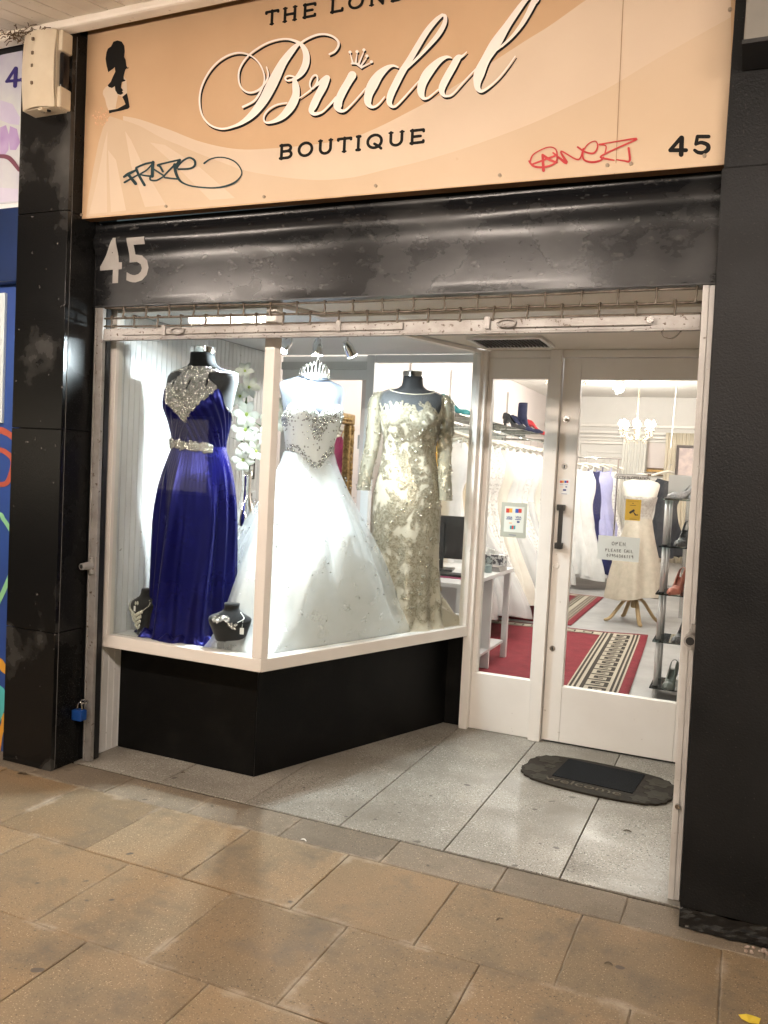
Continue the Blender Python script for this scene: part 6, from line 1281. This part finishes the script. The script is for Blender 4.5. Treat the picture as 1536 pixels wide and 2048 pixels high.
# rugs
RED = mat('red_rug', (.22, .018, .030), (.17, .012, .022), scale=10, rough=.95, bump=.8, bscale=150); DRED = mat('rug_shadow_red', (.10, .012, .018), rough=.95); IVO = mat('rug_ivory', (.52, .47, .38), (.44, .39, .31), scale=60, rough=.95, bump=.8, bscale=150); RBK = mat('rug_black', (.035, .028, .022), (.05, .04, .03), scale=60, rough=.95)
def rug(label, loc, rz, W, Hh, bw, key=True):
    t = thing('rug', label, 'rug', loc, rz, 'red rugs on the shop floor')
    def wave(x, y): return .004 + .006 * (1 + math.sin(x * 3.1 + y * 1.3)) * .5 + (.02 * sstep(Hh / 2 - .35, Hh / 2, y) * sstep(W / 2 - .5, W / 2, x) if key else 0)
    def sheet(m, x0, x1, y0, y1, dz, nu=None, nv=None):
        nu = nu or max(1, int((x1 - x0) / .08)); nv = nv or max(1, int((y1 - y0) / .08)); m.grid(lambda u, v: (x0 + (x1 - x0) * u, y0 + (y1 - y0) * v, wave(x0 + (x1 - x0) * u, y0 + (y1 - y0) * v) + dz), nu, nv)
    m = MB(); sheet(m, -W / 2, W / 2, -Hh / 2, Hh / 2, 0, 30, 40); m.build('field', RED, t, smooth=True, solid=.006)
    iv, bk = MB(), MB(); e = .07
    x1 = W / 2 - e; x0 = x1 - bw; y1 = Hh / 2 - e; y0 = y1 - bw * .45
    sheet(iv, x0, x1, -Hh / 2 + .01, y1, .006); sheet(iv, -W / 2 + .02, x0 - .002, y0, y1, .006)
    for f in ((.06, .15, .85, .94) if key else (.06, .2, .34, .66, .8, .94)): sheet(bk, x0 + bw * f - .009, x0 + bw * f + .009, -Hh / 2 + .02, y1 - .01, .0085)
    if key:
        st = .185; cx0 = x0 + bw * .24; y = -Hh / 2 + .04
        while y < y1 - st:
            q = bw * .52; T_ = .030
            for a in ((0, q, 0, T_), (q - T_, q, T_, st * .80), (.062, q - T_, st * .80 - T_, st * .80), (.062, .062 + T_, st * .36, st * .80 - T_), (.062 + T_, q * .70, st * .36, st * .36 + T_ * .9), (0, T_, T_, st)): sheet(bk, cx0 + a[0], cx0 + a[1], y + a[2], y + a[3], .0085)
            y += st
        x = -W / 2 + .1
        while x < x0 - .1:
            for a in ((0, .13, .02, .035), (.115, .13, .035, bw * .34), (.03, .115, bw * .34 - .015, bw * .34), (.03, .045, .06, bw * .34 - .015)): sheet(bk, x + a[0], x + a[1], y0 + a[2], y0 + a[3], .0085)
            x += .17
        sheet(bk, -W / 2 + .02, x0 - .004, y0 + .004, y0 + .014, .0085); sheet(bk, -W / 2 + .02, x0 - .004, y1 - .014, y1 - .004, .0085)
    iv.build('ivory_border', IVO, t, smooth=True); bk.build('key_pattern', RBK, t, smooth=True)
    return t
rug('large red rug with a Greek key border behind the door', (-1.60, 6.86, .003), R(3), 1.75, 3.1, .36)
rug('smaller red rug with a plain striped border further back', (-2.12, 9.75, .003), R(1), 1.05, 2.35, .24, False)

# ceiling lights
WARM = (1, .975, .95); BULB = emis('bulb_glow', (1, .92, .80), 90); GLOBE = emis('globe_glow', (1, .95, .90), 26)
def globe(label, x, y, en):
    t = thing('ceiling_light', label, 'lamp', (x, y, 2.75), 0, 'flush ceiling lights'); en *= .36; MB().lathe([(.06, -.001), (.06, -.03), (.035, -.05)], 18).build('rose', CHROME, t, smooth=True)
    m = MB(); rb = random.Random(int(y * 10)); m.ball((0, 0, -.095), .055, 12, 8)
    m.build('globe', GLOBE, t, smooth=True); q = MB()
    for i in range(26): a = rb.uniform(0, 6.28); b_ = rb.uniform(-1.2, 1); q.ball((.085 * math.cos(a) * math.cos(b_), .085 * math.sin(a) * math.cos(b_), -.095 + .075 * math.sin(b_)), .012, 5, 4)
    stuff(q.build('crystal_drops', CRYST, t))
    L = bpy.data.lights.new('globe', 'POINT'); L.energy = en; L.shadow_soft_size = .08; L.color = WARM; lo = bpy.data.objects.new('globe_light', L); col.objects.link(lo); lo.parent = t; lo.location = (0, 0, -.30)
globe('crystal ceiling light seen through the door glass', -1.58, 10.9, 95); globe('crystal ceiling light over the long gown rail', -1.9, 8.6, 95); globe('crystal ceiling light above the sales desk', -1.5, 6.0, 75); globe('crystal ceiling light near the right wall', -.5, 7.6, 80)
def chandelier(label, x, y, zc, r_, en, drop):
    t = thing('chandelier', label, 'chandelier', (x, y, zc), 0, 'chandeliers'); CRM = mat('cream_metal', (.62, .54, .42), (.5, .42, .3), scale=20, rough=.4)
    MB().lathe([(.004, drop), (.055, drop - .003), (.05, drop - .02), (.01, drop - .05)], 16).build('ceiling_rose', CRM, t, smooth=True)
    m = MB(); z = .16; k = 0
    while z < drop - .05:
        a = (k % 2) * math.pi / 2; m.tube([(.008 * math.cos(a) * math.cos(q), .008 * math.sin(a) * math.cos(q), z + .012 + .016 * math.sin(q)) for q in [2 * math.pi * i / 8 for i in range(9)]], .0022, 4); z += .024; k += 1
    m.build('chain', CRM, t)
    MB().lathe([(.006, -.10), (.03, -.085), (.022, -.05), (.012, 0), (.018, .06), (.03, .10), (.008, .16)], 14).build('column', CRM, t, smooth=True)
    for i in range(8):
        a = 2 * math.pi * i / 8; c_, s_ = math.cos(a), math.sin(a); P = cat([(c_ * .02, s_ * .02, -.06), (c_ * r_ * .4, s_ * r_ * .4, -.10), (c_ * r_ * .85, s_ * r_ * .85, -.06), (c_ * r_, s_ * r_, .01)], 5)
        am = MB().tube(P, .0055, 6).build('arm', CRM, t, smooth=True); MB().lathe([(.004, .0), (.028, .012), (.026, .018), (.010, .02), (.010, .055)], 10, (c_ * r_, s_ * r_, .005)).build('candle_cup', CRM, am, smooth=True)
        MB().lathe([(.009, .056), (.026, .082), (.022, .108), (.003, .135)], 10, (c_ * r_, s_ * r_, .005)).build('bulb', BULB, am, smooth=True)
        lf = MB(); rb = random.Random(i)
        for k in range(5): p = Vector(P[min(len(P) - 1, 5 + 2 * k)]); d = Vector((rb.uniform(-1, 1), rb.uniform(-1, 1), rb.uniform(.1, 1))).normalized(); sd = d.cross(Vector((0, 0, 1))).normalized(); lf.add([p, p + d * .025 + sd * .010, p + d * .055, p + d * .025 - sd * .010], [(0, 1, 2, 3)])
        for k in range(2): p = Vector(P[8 + 5 * k]); lf.ball((p.x, p.y, p.z - .045), .008, 5, 4, 1, 1, 2)
        stuff(lf.build('leaf_drops', CRM, am))
    L = bpy.data.lights.new('chandelier', 'POINT'); L.energy = en; L.shadow_soft_size = .15; L.color = (1, .86, .70); lo = bpy.data.objects.new('chandelier_light', L); col.objects.link(lo); lo.parent = t; lo.location = (0, 0, .22)
CHX = aty(1130, 790, 7.15).x
chandelier('lit chandelier with cream arms above the tripod mannequin', -1.30, 10.55, 2.10, .19, 14, .65)
chandelier('nearer chandelier mostly hidden by the door stile', CHX, 7.15, 2.36, .17, 9, .39)
t = thing('pull_cord', 'thin white pull cord hanging by the curtain', 'cord', (-.95, 11.2, 0)); MB().tube([(0, 0, 1.95), (.02, 0, 2.75)], .005, 6).build('cord', cm['white'], t)

sc.render.engine = 'CYCLES'
sc.cycles.max_bounces = 10; sc.cycles.diffuse_bounces = 4; sc.cycles.transparent_max_bounces = 24; sc.cycles.caustics_reflective = False; sc.cycles.caustics_refractive = False
sc.cycles.sample_clamp_indirect = 8
